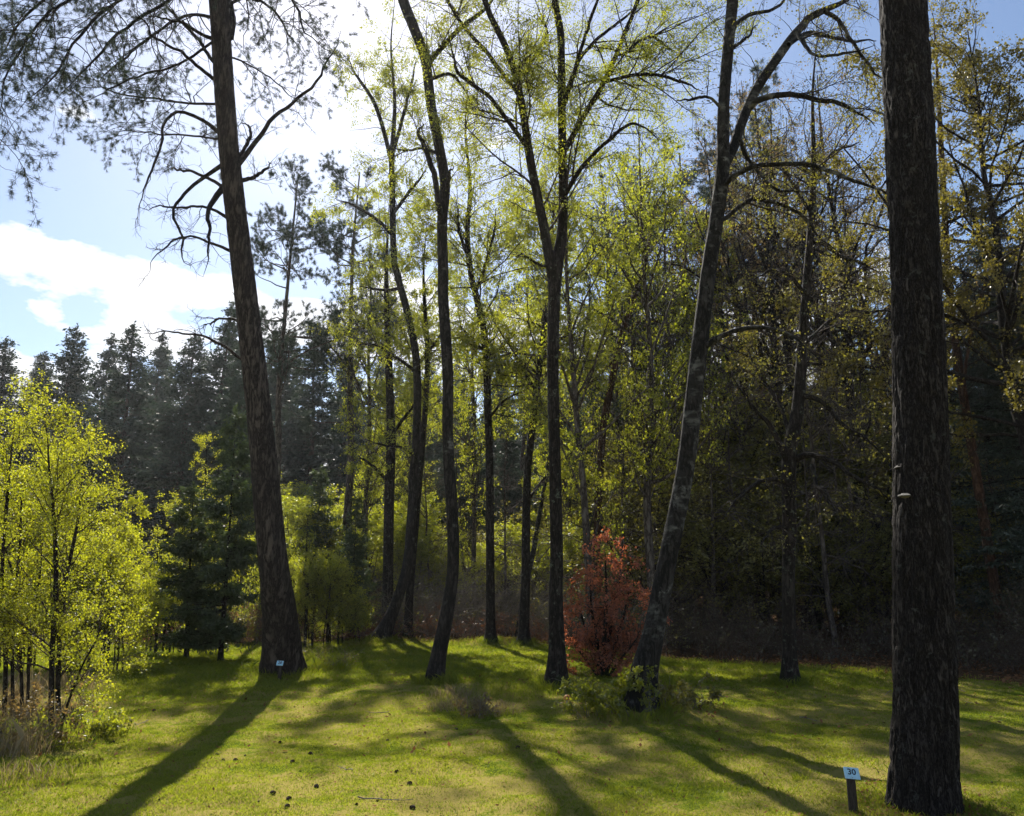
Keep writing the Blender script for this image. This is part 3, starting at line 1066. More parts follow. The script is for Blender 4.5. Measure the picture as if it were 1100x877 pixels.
# ------------------------------------------------------------------ the hand-placed trees of the clearing
def clearing_tree(name, label, cat, base, trunk, bark, limbs=(), sides=30, nseg=200, flare=0.35, fh=0.3, amp=0.05, crown=None, seed=1, dY=0.0, Y=None, plates=False):
    p = on_ground(*base) if Y is None else None
    Yb = p[1] if p is not None else Y
    if p is None:
        xx = at(base[0], base[1], Yb)[0]
        p = np.array([xx, Yb, gz(xx, Yb)])
    root = thing(name, label, cat, tuple(p))
    P, R = img_path(trunk, Yb, nseg, dY)
    P[0, 2] = min(P[0, 2], gz(P[0, 0], P[0, 1]) - 0.1)
    tb = MB()
    rough_trunk(tb, P, R * 0.9, sides, amp=amp, fz=2.6, fa=7, flare=flare, flare_h=fh, seed=seed, plates=plates)
    part(root, 'trunk', tb, [M[bark]])
    sp, sr = [], []
    for li in limbs:
        q, dy = li[0], li[1]
        a, b = img_path(q, Yb, 24, dy)
        a = a + np.cumsum(np.random.default_rng(len(sp) + seed).normal(size=a.shape) * 0.016, 0) * np.linspace(0, 1, 24)[:, None]
        sp.append(a); sr.append(b)
        bb = MB(); tubes(bb, a, b, 10)
        part(root, 'branch', bb, [M[bark]])
    if crown:
        c = dict(t0=0.5, n1=30, l1=1.6, n2=260, l2=0.8, n3=900, l3=0.35, nl=21600, ls=0.04, leaf='leaf_fresh', twig='twig', up=0.03, droop=0.4, a1=48, wob=0.14, d2=-0.04, d3=-0.08, ltrunk=True)
        c.update(crown)
        rng = np.random.default_rng(seed * 7 + 1)
        tp, tr = resample(P[None], R[None], 24)
        cb = MB()
        i0 = int(c['t0'] * 23)
        tt = np.linspace(i0 / 23, 1, 24)
        tp, tr = samp(P[None], R[None], np.zeros(24, int), tt)[0::2]
        st = [tp] if c['ltrunk'] else []
        sr2 = [tr] if c['ltrunk'] else []
        st += sp; sr2 += sr
        A, B = np.array(st), np.array(sr2)
        P1, R1 = grow(rng, A, B, c['n1'], 0.08, 1, c['l1'], c['a1'], c['up'], c['wob'], 8, 0.5, rmin=0.006)
        tubes(cb, P1, R1, 5, 0)
        A1, B1 = resample(A, B, 8)
        PP, RR = np.concatenate([P1, A1[1:] if len(A1) > 1 else A1]), np.concatenate([R1, B1[1:] if len(B1) > 1 else B1])
        P2, R2 = grow(rng, PP, RR, c['n2'], 0.1, 1, c['l2'], 45, c['d2'], c['wob'], 6, 0.55, rmin=0.004)
        tubes(cb, P2, R2, 4, 0)
        P3, R3 = grow(rng, P2, R2, c['n3'], 0.1, 1, c['l3'], 45, c['d3'], c['wob'], 5, 0.6, rmin=0.0025)
        tubes(cb, P3, R3, 3, 0)
        if c['nl']:
            leaves(cb, rng, P3, R3, c['nl'], c['ls'], 1, 0.05, c['droop'])
        part(root, 'crown', cb, [M[c['twig']], M[c['leaf']]])
    return root


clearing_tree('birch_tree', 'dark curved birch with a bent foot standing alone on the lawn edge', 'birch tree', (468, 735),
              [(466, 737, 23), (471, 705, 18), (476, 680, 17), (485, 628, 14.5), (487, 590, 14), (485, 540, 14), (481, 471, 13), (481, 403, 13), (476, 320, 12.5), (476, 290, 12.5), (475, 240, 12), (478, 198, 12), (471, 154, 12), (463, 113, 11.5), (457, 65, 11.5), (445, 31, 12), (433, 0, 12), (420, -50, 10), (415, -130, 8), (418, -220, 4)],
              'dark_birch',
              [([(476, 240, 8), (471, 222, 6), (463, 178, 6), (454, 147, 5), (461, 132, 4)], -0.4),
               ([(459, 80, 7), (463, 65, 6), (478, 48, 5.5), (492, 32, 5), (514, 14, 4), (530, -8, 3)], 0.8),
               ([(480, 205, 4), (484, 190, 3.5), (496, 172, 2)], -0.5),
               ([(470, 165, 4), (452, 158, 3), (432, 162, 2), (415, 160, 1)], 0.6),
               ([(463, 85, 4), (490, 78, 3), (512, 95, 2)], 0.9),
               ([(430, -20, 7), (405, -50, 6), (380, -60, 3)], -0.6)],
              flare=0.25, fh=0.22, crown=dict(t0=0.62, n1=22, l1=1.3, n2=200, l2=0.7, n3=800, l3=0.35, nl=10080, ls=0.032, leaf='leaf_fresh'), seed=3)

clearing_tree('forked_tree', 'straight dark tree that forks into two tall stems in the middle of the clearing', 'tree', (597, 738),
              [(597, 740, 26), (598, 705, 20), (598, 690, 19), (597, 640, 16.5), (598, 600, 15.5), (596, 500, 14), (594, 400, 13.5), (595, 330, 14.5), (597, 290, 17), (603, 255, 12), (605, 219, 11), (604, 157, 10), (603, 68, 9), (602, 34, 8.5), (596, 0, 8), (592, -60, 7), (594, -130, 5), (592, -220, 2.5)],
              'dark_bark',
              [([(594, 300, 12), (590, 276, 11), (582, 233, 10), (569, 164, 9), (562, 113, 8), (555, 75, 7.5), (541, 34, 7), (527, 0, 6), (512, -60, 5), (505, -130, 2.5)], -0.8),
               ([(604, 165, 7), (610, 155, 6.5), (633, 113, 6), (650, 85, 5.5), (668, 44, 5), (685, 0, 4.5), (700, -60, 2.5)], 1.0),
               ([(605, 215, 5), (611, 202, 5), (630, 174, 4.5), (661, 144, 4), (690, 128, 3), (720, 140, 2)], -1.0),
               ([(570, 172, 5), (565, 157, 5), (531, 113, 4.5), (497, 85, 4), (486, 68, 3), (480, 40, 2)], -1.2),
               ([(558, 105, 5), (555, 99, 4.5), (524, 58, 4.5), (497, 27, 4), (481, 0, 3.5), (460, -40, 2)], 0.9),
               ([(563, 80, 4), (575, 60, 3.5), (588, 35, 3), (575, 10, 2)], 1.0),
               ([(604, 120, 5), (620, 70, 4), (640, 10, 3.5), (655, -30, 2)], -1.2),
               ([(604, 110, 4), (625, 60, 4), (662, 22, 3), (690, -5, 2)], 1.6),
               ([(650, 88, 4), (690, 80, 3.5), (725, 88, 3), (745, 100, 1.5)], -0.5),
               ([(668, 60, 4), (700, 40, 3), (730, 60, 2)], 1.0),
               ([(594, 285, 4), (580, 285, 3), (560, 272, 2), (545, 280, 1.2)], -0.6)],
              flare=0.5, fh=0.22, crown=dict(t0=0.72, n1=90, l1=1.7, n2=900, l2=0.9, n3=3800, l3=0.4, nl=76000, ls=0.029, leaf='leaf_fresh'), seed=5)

clearing_tree('leaning_birch', 'patchy white barked birch leaning right with long arching limbs', 'birch tree', (688, 765),
              [(687, 768, 38), (692, 722, 31), (702, 680, 25), (718, 597, 22), (736, 505, 21), (748, 403, 20), (760, 300, 18), (769, 240, 17), (776, 180, 16), (778, 103, 13), (787, 0, 13), (794, -90, 11), (803, -220, 6)],
              'birch_bark',
              [([(775, 185, 11), (781, 172, 11), (788, 157, 11), (805, 109, 10.5), (833, 65, 10), (860, 31, 9), (874, 17, 8), (908, 3, 6), (940, -20, 4)], 0.9),
               ([(806, 116, 7), (812, 109, 7), (830, 103, 6.5), (853, 101, 6), (880, 104, 5), (908, 106, 4.5), (935, 115, 4), (955, 122, 2)], -0.7),
               ([(774, 205, 6), (785, 192, 6), (800, 183, 5.5), (819, 178, 5), (867, 181, 4.5), (908, 195, 4), (940, 210, 3), (960, 222, 1.5)], -1.0),
               ([(770, 240, 5), (781, 233, 5), (795, 222, 5), (812, 215, 4.5), (843, 222, 4), (865, 236, 3.5), (880, 255, 3), (905, 275, 2)], 0.8),
               ([(751, 378, 6), (764, 368, 6), (780, 358, 5.5), (805, 351, 5), (843, 355, 4), (856, 362, 3), (880, 380, 2)], -0.6),
               ([(783, 40, 5), (795, 22, 4.5), (815, 12, 4), (840, 5, 3), (850, -15, 2)], 0.5),
               ([(847, 48, 5), (870, 35, 4.5), (905, 40, 3.5), (940, 38, 2.5)], 1.1),
               ([(858, 38, 5), (872, 60, 3), (895, 58, 3), (925, 50, 2)], -1.0),
               ([(778, 60, 4), (795, 48, 3.5), (822, 30, 2)], -0.5),
               ([(776, 118, 3), (762, 105, 3), (738, 105, 2.4), (715, 112, 1.5)], -0.6),
               ([(885, 12, 5), (905, 25, 4), (930, 65, 3), (950, 85, 2)], 0.5),
               ([(795, 150, 5), (803, 170, 4), (830, 200, 3), (860, 205, 2)], 0.3)],
              flare=0.3, fh=0.3, amp=0.06, crown=dict(t0=0.6, n1=60, l1=1.1, n2=300, l2=0.6, n3=1200, l3=0.3, nl=6240, ls=0.03, leaf='leaf_olive', up=0.0), seed=6, sides=40)

clearing_tree('oak_tree', 'slender dark oak with crooked drooping side branches before the shaded wood', 'oak tree', (850, 735),
              [(850, 737, 20), (848, 700, 16), (847, 626, 15), (848, 560, 16), (848, 491, 17), (857, 437, 14), (862, 368, 12), (867, 300, 10), (871, 250, 9), (874, 180, 7), (873, 100, 5), (878, 40, 3)],
              'dark_bark',
              [([(851, 495, 8), (866, 489, 7), (880, 491, 6), (895, 498, 5), (908, 509, 4.5), (932, 522, 3.5), (950, 540, 2)], -0.8),
               ([(847, 500, 8), (838, 478, 7), (826, 455, 5), (815, 445, 4), (800, 420, 2)], -0.6),
               ([(858, 430, 6), (867, 426, 6), (887, 433, 5), (904, 454, 4.5), (928, 467, 4), (945, 480, 2)], -0.4),
               ([(848, 520, 5), (830, 515, 4.5), (812, 520, 4), (790, 540, 3), (775, 560, 1.5)], -0.9),
               ([(862, 370, 5), (875, 360, 4.5), (905, 335, 4), (935, 332, 3), (960, 330, 2)], 0.9),
               ([(866, 320, 5), (850, 300, 4), (825, 290, 3), (800, 300, 2)], -0.5),
               ([(870, 260, 5), (885, 262, 4), (905, 275, 4), (930, 285, 3), (955, 300, 1.5)], -0.5),
               ([(850, 470, 5), (835, 430, 4), (812, 400, 3.5), (795, 372, 2)], 0.8),
               ([(872, 500, 5), (878, 520, 4), (885, 528, 3), (890, 545, 1.5)], -0.8),
               ([(848, 570, 4), (838, 566, 4), (826, 568, 3), (812, 580, 1.5)], -0.8),
               ([(873, 200, 4), (890, 170, 3.5), (920, 150, 2)], 0.4),
               ([(872, 230, 4), (855, 205, 3.5), (835, 170, 2)], 0.4)],
              flare=0.55, fh=0.22, crown=dict(t0=0.35, n1=90, l1=1.0, n2=560, l2=0.6, n3=1900, l3=0.3, nl=6000, ls=0.035, leaf='leaf_olive', twig='twig', up=-0.02, wob=0.24), seed=8)

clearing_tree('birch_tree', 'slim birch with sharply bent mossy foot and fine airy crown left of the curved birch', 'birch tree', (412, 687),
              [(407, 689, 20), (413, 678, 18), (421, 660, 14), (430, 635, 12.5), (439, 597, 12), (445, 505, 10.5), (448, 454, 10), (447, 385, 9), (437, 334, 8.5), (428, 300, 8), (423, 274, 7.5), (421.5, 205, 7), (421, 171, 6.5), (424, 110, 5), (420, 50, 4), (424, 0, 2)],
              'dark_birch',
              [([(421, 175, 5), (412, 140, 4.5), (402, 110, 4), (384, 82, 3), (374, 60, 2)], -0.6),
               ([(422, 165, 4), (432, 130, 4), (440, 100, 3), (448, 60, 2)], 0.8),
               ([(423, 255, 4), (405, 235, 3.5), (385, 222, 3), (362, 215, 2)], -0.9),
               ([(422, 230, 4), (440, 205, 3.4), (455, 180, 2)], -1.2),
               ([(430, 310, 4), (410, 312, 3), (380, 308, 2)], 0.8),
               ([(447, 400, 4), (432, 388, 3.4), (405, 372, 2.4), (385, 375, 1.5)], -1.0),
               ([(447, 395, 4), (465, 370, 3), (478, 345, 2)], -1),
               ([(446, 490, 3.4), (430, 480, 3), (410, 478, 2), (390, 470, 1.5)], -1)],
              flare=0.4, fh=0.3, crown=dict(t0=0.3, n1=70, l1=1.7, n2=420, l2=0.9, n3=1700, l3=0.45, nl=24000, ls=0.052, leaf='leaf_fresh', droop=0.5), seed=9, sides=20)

clearing_tree('alder_tree', 'slim straight tree standing midway between the curved birch and the forked tree', 'tree', (527, 690),
              [(527, 692, 15), (527, 670, 11), (526.5, 597, 10), (526, 505, 9.5), (524, 437, 9), (521, 368, 8), (512, 320, 7.5), (506, 295, 7), (502, 250, 6), (505, 200, 5), (500, 140, 4), (503, 90, 2)],
              'dark_bark',
              [([(510, 315, 5), (520, 290, 4), (530, 255, 3), (533, 220, 2)], 0.5),
               ([(522, 380, 3), (508, 365, 3), (495, 350, 2)], -1),
               ([(504, 280, 4), (494, 250, 3), (488, 215, 2)], -0.6),
               ([(525, 450, 3), (540, 430, 2.5), (556, 420, 1.5)], -1)],
              flare=0.55, fh=0.22, crown=dict(t0=0.4, n1=75, l1=2.2, n2=460, l2=1.0, n3=2200, l3=0.5, nl=24000, ls=0.055, leaf='leaf_fresh'), seed=10, sides=18)

clearing_tree('alder_tree', 'thin dark trunk just left of the forked tree, tilting right in its crown', 'tree', (563, 692),
              [(562, 694, 17), (563, 675, 12), (565, 611, 11), (565, 574, 10), (567, 505, 9), (574, 444, 8), (581, 380, 7), (590, 310, 5.5), (594, 240, 4), (598, 180, 2)],
              'dark_bark', [([(566, 540, 3), (580, 520, 2.5), (596, 505, 1.5)], 0.8), ([(576, 420, 4), (560, 395, 3), (548, 365, 2)], 1.0), ([(580, 390, 4), (600, 365, 3), (622, 345, 2)], 1.0)],
              flare=0.55, fh=0.22, crown=dict(t0=0.45, n1=70, l1=2.2, n2=420, l2=1.0, n3=1900, l3=0.5, nl=28000, ls=0.055, leaf='leaf_fresh'), seed=11, sides=18)

clearing_tree('birch_sapling', 'pale thin stem leaning across behind the dark trunk left of the forked tree', 'tree', (556, 684),
              [(556, 686, 7), (562, 640, 6), (572, 597, 6), (580, 550, 5), (588, 505, 4), (598, 440, 3), (604, 380, 2)], 'birch_bark', [], crown=dict(t0=0.4, n1=20, l1=0.9, n2=120, l2=0.5, n3=400, l3=0.3, nl=4320, ls=0.05), seed=12, sides=12, flare=0.2)

clearing_tree('pine_tree', 'reddish slender pine trunk leaning left beside the drooping spruce at the wood edge', 'pine tree', (1074, 690),
              [(1080, 695, 13), (1072, 650, 12), (1063, 597, 11.5), (1048, 505, 10.5), (1034, 420, 9.5), (1024, 351, 8), (1019, 300, 7.5), (1013, 200, 7), (1008, 100, 6), (1003, 20, 4)],
              'red_bark', [([(1040, 455, 4), (1035, 410, 3.5), (1044, 340, 3), (1062, 270, 2)], -0.5), ([(1016, 240, 4), (1040, 232, 3), (1070, 240, 2)], -0.6)],
              flare=0.2, crown=dict(t0=0.6, n1=24, l1=1.3, n2=160, l2=0.7, n3=500, l3=0.35, nl=0, leaf='leaf_olive'), seed=13, sides=16, Y=19.0)

clearing_tree('pine_tree', 'rusty thin pine trunk slanting right in the wood behind the copper beech', 'pine tree', (640, 650),
              [(632, 660, 10), (640, 600, 9), (646, 480, 9), (655, 420, 8.5), (668, 360, 8), (690, 290, 7), (705, 220, 5)], 'red_bark',
              [([(668, 362, 4), (690, 345, 3.5), (715, 350, 2)], -0.6), ([(662, 385, 4), (640, 405, 3), (610, 430, 2)], -0.6)],
              flare=0.15, crown=dict(t0=0.55, n1=20, l1=1.4, n2=120, l2=0.7, n3=400, l3=0.35, nl=0), seed=14, sides=14, Y=24.0)

clearing_tree('birch_tree', 'straight thick trunk behind the bent foot of the slim birch', 'tree', (416, 668),
              [(415, 672, 15), (416, 655, 13.5), (417, 600, 12.5), (418, 540, 12), (420, 470, 11), (418, 400, 9), (415, 300, 6), (418, 220, 3)], 'dark_bark',
              [([(418, 520, 4), (400, 500, 3), (380, 490, 2)], -0.8), ([(419, 470, 4), (440, 440, 3), (455, 420, 2)], 0.8)],
              flare=0.2, crown=dict(t0=0.35, n1=40, l1=2.0, n2=260, l2=1.0, n3=1000, l3=0.5, nl=19200, ls=0.06), seed=15, sides=16, Y=26.0)

clearing_tree('birch_tree', 'narrow dark trunk half hidden just right of the bent slim birch', 'tree', (438, 675),
              [(438, 678, 11), (440, 640, 9.5), (444, 590, 9), (450, 520, 8), (456, 450, 7), (459, 380, 6), (455, 300, 4), (458, 240, 2)], 'dark_bark', [],
              flare=0.2, crown=dict(t0=0.4, n1=30, l1=1.6, n2=200, l2=0.9, n3=800, l3=0.45, nl=15600, ls=0.055), seed=16, sides=14, Y=24.0)

# ---- bird-cherry like saplings at the left margin
def sapling(label, stems, base, leaf, nl, ls, seed, name='birch_sapling', cat='young birch', group=None, Y=None, bark='dark_bark', n1=60, l1=0.9, n2=300, l2=0.4, n3=900, l3=0.2, t0=0.15, a1=42, up=0.06, dYs=0.25):
    if Y is None:
        p = on_ground(*base)
    else:
        xx = at(base[0], base[1], Y)[0]
        p = np.array([xx, Y, gz(xx, Y)])
    root = thing(name, label, cat, tuple(p), group)
    rng = np.random.default_rng(seed)
    A, B = [], []
    for k, st in enumerate(stems):
        a, b = img_path(st, p[1] + rng.normal() * dYs * 0.3, 24, rng.normal() * dYs)
        a[0, 2] = min(a[0, 2], gz(a[0, 0], a[0, 1]) - 0.05)
        a = a + np.cumsum(rng.normal(size=a.shape) * 0.006, 0) * np.linspace(0, 1, 24)[:, None]
        A.append(a); B.append(b)
        bb = MB(); tubes(bb, a, b, 8); part(root, 'stem', bb, [M[bark]])
    A, B = np.array(A), np.array(B)
    cb = MB()
    P1, R1 = grow(rng, A, B, n1, t0, 1, l1, a1, up, 0.12, 7, 0.5, rmin=0.003)
    P2, R2 = grow(rng, P1, R1, n2, 0.15, 1, l2, 45, 0.02, 0.14, 5, 0.6, rmin=0.002)
    P3, R3 = grow(rng, P2, R2, n3, 0.1, 1, l3, 45, 0.0, 0.14, 4, 0.6, rmin=0.0015)
    for P_, R__, s in ((P1, R1, 5), (P2, R2, 3), (P3, R3, 3)): tubes(cb, P_, R__, s, 0)
    leaves(cb, rng, P3, R3, nl, ls, 1, 0.03, 0.25)
    part(root, 'crown', cb, [M['twig'], M[leaf]])
    return root


sapling('multi stemmed young birch with bright yellow green leaves in the near left corner', [
    [(55, 783, 6), (56, 700, 5.5), (60, 620, 5), (58, 560, 4), (54, 500, 3), (50, 455, 1.5)],
    [(63, 783, 6), (63, 720, 5), (70, 640, 4.5), (82, 575, 3.5), (90, 520, 2), (93, 480, 1)],
    [(66, 778, 3), (80, 735, 2.5), (100, 690, 2), (112, 665, 1.2)]], (60, 785), 'leaf_yellow', 21000, 0.025, 41, n1=80, l1=0.85, n2=560, n3=2400)
sapling('cluster of thin birch stems with yellow green leaves on the left border of the view', [
    [(5, 770, 5), (6, 700, 4.5), (2, 620, 4), (8, 520, 3), (14, 450, 1.5)],
    [(14, 768, 4), (14, 690, 3.5), (22, 600, 3), (30, 500, 1.5)],
    [(24, 765, 4), (22, 700, 3.5), (16, 640, 3), (0, 560, 1.5)],
    [(29, 765, 3.5), (33, 700, 3), (44, 620, 2), (46, 560, 1)]], (15, 772), 'leaf_yellow', 21000, 0.025, 42, n1=80, l1=0.85, n2=560, n3=2400)
YB = 16.5
for i, (lab, px, top, sd, yb, nl) in enumerate([
        ('tall bright yellow green young birch on the left edge, highest of the left thicket', 22, 402, 51, 15.5, 13000),
        ('glowing yellow birch sapling with rounded top in front of the far blue spruces', 96, 452, 52, 16.5, 13000),
        ('yellow green sapling between the two brightest left saplings', 62, 490, 53, 15.0, 9000),
        ('slim pale green sapling just left of the dark young spruce', 168, 540, 54, 19.5, 7000),
        ('low yellow green sapling at the right flank of the left thicket', 116, 560, 55, 15.5, 8000),
        ('light green sapling leafing out right of the tall leaning pine', 328, 530, 56, 21.0, 8000),
        ('low bright green sapling behind the weeds right of the leaning pine', 352, 560, 57, 22.0, 7000),
        ('yellow green sapling behind the dark young spruce', 222, 455, 58, 25.0, 7000),
        ('thin yellow green sapling left of the small spruce near the pine', 310, 560, 59, 23.5, 6000)]):
    b = 625 + 850 * 1.5 / yb
    top += 26
    rs_ = np.random.default_rng(sd + 700)
    s2 = [[(px, b, 3.6), (px + 2, b - 70, 3), (px - 3, (b + top) / 2, 2.4), (px, top + 40, 1.6), (px + 1, top, 0.7)]]
    for sg in (1, -1, 1, -1, 1):
        o_, t_, w_ = sg * rs_.uniform(2, 22), sg * rs_.uniform(14, 40), rs_.uniform(1.2, 2.6)
        s2.append([(px + o_, b + rs_.uniform(-3, 3), w_), (px + o_ * 1.1 + rs_.normal() * 4, b - 60, w_ * 0.85), (px + (o_ + t_) / 2 + rs_.normal() * 4, (b + top) / 2 + 15, w_ * 0.6), (px + t_, top + rs_.uniform(50, 120), 0.7)])
    sapling(lab, s2, (px, b), 'leaf_yellow' if i < 5 or i == 7 else 'leaf_fresh', int(nl * 3.2), 0.038, sd, Y=yb, n1=130, l1=0.92, n2=680, l2=0.45, n3=2400, l3=0.28, t0=0.05, group='saplings along the edge of the clearing')

# ---- copper beech
pb = on_ground(648, 728)
sapling('copper coloured young beech bush glowing red behind the leaning birch', [
    [(648, 728, 6), (649, 688, 5), (651, 646, 3.5), (650, 612, 2.5), (649, 589, 1)],
    [(645, 728, 4), (636, 696, 3.4), (624, 662, 2.4), (618, 633, 1)],
    [(651, 728, 4), (660, 696, 3.4), (672, 662, 2.4), (678, 631, 1)],
    [(643, 728, 3), (626, 704, 2.4), (612, 686, 1.4), (606, 671, 0.8)],
    [(653, 728, 3), (670, 704, 2.4), (682, 688, 1.4), (690, 671, 0.8)],
    [(650, 728, 4), (654, 688, 3.4), (663, 646, 2.4), (667, 612, 1)],
    [(646, 728, 4), (642, 688, 3.4), (636, 646, 2.4), (635, 620, 1)]], (648, 728), 'leaf_copper', 12500, 0.042, 61, name='beech_bush', cat='bush', n1=170, l1=0.66, n2=760, l2=0.34, n3=2400, l3=0.17, t0=0.03, a1=60, up=0.0, dYs=0.5)

# ---- brambles and weeds at the trunk feet
def bush(label, px, py, w, h, leaf, nl, ls, seed, name='bramble_bush', ns=26):
    p = on_ground(px, py)
    root = thing(name, label, 'bush', tuple(p))
    rng = np.random.default_rng(seed)
    a = rng.random(ns) * 2 * math.pi
    rr = w * 0.55 * np.sqrt(rng.random(ns))
    X, Y = p[0] + rr * np.cos(a), p[1] + rr * np.sin(a) * 0.7
    out = np.empty((ns, 9, 3))
    out[:, 0] = np.stack([X, Y, ground_z(X, Y) - 0.02], 1)
    d = nrm(np.stack([np.cos(a) * 0.5 + rng.normal(size=ns) * .3, np.sin(a) * 0.5 + rng.normal(size=ns) * .3, np.full(ns, 1.4)], 1))
    st = (h * rng.uniform(0.6, 1.3, ns) / 7)[:, None]
    for k in range(1, 9):
        d = nrm(d + rng.normal(size=(ns, 3)) * 0.12 + np.array([0, 0, -0.13]))
        out[:, k] = out[:, k - 1] + d * st
        out[:, k, 2] = np.maximum(out[:, k, 2], ground_z(out[:, k, 0], out[:, k, 1]) + 0.01)
    sb = MB()
    R1 = np.full((ns, 9), 0.004) * np.linspace(1, 0.4, 9)
    tubes(sb, out, R1, 4, 0)
    P2, R2 = grow(rng, out, R1, ns * 6, 0.2, 1, h * 0.35, 50, -0.05, 0.18, 5, 0.6, rmin=0.0015)
    tubes(sb, P2, R2, 3, 0)
    part(root, 'stems', sb, [M['dead_twig']])
    lb = MB()
    leaves(lb, rng, P2, R2, nl, ls, 0, 0.02, 0.2, t0=0)
    part(root, 'leaves', lb, [M[leaf]])
    return root


bush('leafy bramble clump at the left foot of the leaning birch', 662, 769, 0.85, 0.42, 'leaf_fresh', 3600, 0.04, 71)
bush('dark low bramble clump right of the leaning birch foot', 716, 757, 0.75, 0.42, 'leaf_olive', 2600, 0.04, 72)
bush('brown withered weed clump on the little bank below the curved birch', 505, 768, 0.6, 0.22, 'leaf_brown', 700, 0.03, 73)
bush('wispy weed clump at the right foot of the leaning pine', 350, 716, 0.8, 0.45, 'leaf_olive', 900, 0.035, 74)
bush('brownish heather clump in the near left corner', 10, 800, 0.8, 0.5, 'leaf_brown', 1600, 0.03, 75)
bush('green low bramble under the near young birch', 85, 790, 0.8, 0.25, 'leaf_fresh', 1600, 0.035, 76)
bush('tangled dry bramble beneath the left stems', 35, 772, 0.8, 0.4, 'leaf_brown', 1300, 0.035, 77)
bush('bare bushy shrub between the small spruce and the leaning pine', 268, 692, 0.9, 1.0, 'leaf_olive', 1100, 0.045, 78)


# ------------------------------------------------------------------ the wood behind
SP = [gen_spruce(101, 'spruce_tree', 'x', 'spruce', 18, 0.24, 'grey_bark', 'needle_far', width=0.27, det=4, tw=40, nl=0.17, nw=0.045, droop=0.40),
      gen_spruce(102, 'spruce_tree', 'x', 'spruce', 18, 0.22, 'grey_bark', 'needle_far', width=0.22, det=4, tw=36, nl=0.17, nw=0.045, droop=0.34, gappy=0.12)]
SY = [gen_spruce(103, 'spruce_sapling', 'x', 'young spruce', 6, 0.06, 'dark_bark', 'needle_young', width=0.26, whorl=0.22, per=8, tw=42, det=5, nl=0.10, nw=0.02, droop=0.25, gappy=0.38, crown0=0.08)]
BL = [gen_broadleaf(111, 'birch_tree', 'x', 'birch tree', 17, 0.17, 'grey_bark', 'leaf_fresh', crown0=0.22, n1=46, l1=3.0, a1=48, n2=420, l2=1.3, n3=2200, l3=0.6, nl=15000, ls=0.078),
      gen_broadleaf(112, 'birch_tree', 'x', 'birch tree', 17, 0.15, 'grey_bark', 'leaf_fresh', crown0=0.15, n1=50, l1=2.6, a1=50, n2=420, l2=1.3, n3=2200, l3=0.6, nl=16000, ls=0.078, forks=1)]
OK = [gen_broadleaf(121, 'oak_tree', 'x', 'oak tree', 17, 0.22, 'dark_bark', 'leaf_brown', crown0=0.25, n1=40, l1=3.8, a1=58, n2=380, l2=1.4, n3=2600, l3=0.65, nl=8500, ls=0.064, wob=0.2, forks=1),
      gen_broadleaf(122, 'oak_tree', 'x', 'oak tree', 17, 0.20, 'dark_bark', 'leaf_olive', crown0=0.18, n1=44, l1=3.4, a1=58, n2=380, l2=1.4, n3=2600, l3=0.65, nl=10500, ls=0.064, wob=0.2)]
SPN = [gen_pine(131, 'pine_tree', 'x', 'pine tree', 18, 0.2, 'grey_bark', crown0=0.42, n1=44, l1=3.2, n2=420, n3=1900, nt=9000, per=10, nl=0.15, nw=0.014, needle='needle_far')]
PO = [gen_broadleaf(141, 'dead_tree', 'x', 'dead tree', 14, 0.10, 'grey_bark', 'leaf_brown', crown0=0.12, n1=60, l1=1.9, a1=72, up1=-0.03, n2=320, l2=0.8, n3=800, l3=0.4, nl=0, ls=0.05, wob=0.2, twig='dead_twig')]
HT = {}
for o in SP + SPN: HT[o.name] = 18
for o in BL + OK: HT[o.name] = 17
for o in SY: HT[o.name] = 6
for o in PO: HT[o.name] = 14
rz = np.random.default_rng(1234)


def pl(src, px, Y, top, label, group, fat=1.0):
    return place(src, USED, px, Y, top, rz.random() * 6.28, label, group, HT[src.name.split('.')[0]] if src.name not in HT else HT[src.name], fat, tuple(rz.normal(size=2) * 0.015))


# far blue-green spruces on the left
g = 'spruces on the far left of the wood'
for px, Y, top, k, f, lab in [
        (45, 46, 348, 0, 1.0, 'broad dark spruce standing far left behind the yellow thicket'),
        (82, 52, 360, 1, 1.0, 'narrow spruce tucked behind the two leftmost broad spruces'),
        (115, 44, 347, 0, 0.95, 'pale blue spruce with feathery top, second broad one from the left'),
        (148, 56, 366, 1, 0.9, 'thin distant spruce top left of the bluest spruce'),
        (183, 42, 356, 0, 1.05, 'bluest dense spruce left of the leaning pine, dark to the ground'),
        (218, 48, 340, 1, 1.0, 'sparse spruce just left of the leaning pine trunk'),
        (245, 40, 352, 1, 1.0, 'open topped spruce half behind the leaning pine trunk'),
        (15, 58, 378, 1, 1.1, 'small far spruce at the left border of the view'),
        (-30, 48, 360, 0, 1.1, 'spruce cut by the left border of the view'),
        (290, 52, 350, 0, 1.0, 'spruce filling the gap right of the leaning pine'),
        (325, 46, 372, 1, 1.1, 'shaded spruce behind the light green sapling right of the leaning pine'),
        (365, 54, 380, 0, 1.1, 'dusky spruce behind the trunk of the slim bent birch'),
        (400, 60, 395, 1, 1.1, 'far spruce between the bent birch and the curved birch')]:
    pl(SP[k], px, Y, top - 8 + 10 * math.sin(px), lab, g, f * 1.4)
# young spruces in front
g = 'young spruces at the clearing edge'
for px, Y, top, f, lab in [(243, 17.6, 438, 0.95, 'spindly young spruce with bare lower stem just left of the leaning pine'),
                           (207, 18.2, 520, 1.35, 'bushy dark young spruce left of the spindly one'),
                           (378, 24.5, 530, 1.0, 'small spruce with dark stem left of the bent birch foot'),
                           (340, 30, 500, 1.2, 'young spruce deeper in the wood right of the leaning pine')]:
    pl(SY[0], px, Y, top, lab, g, f)
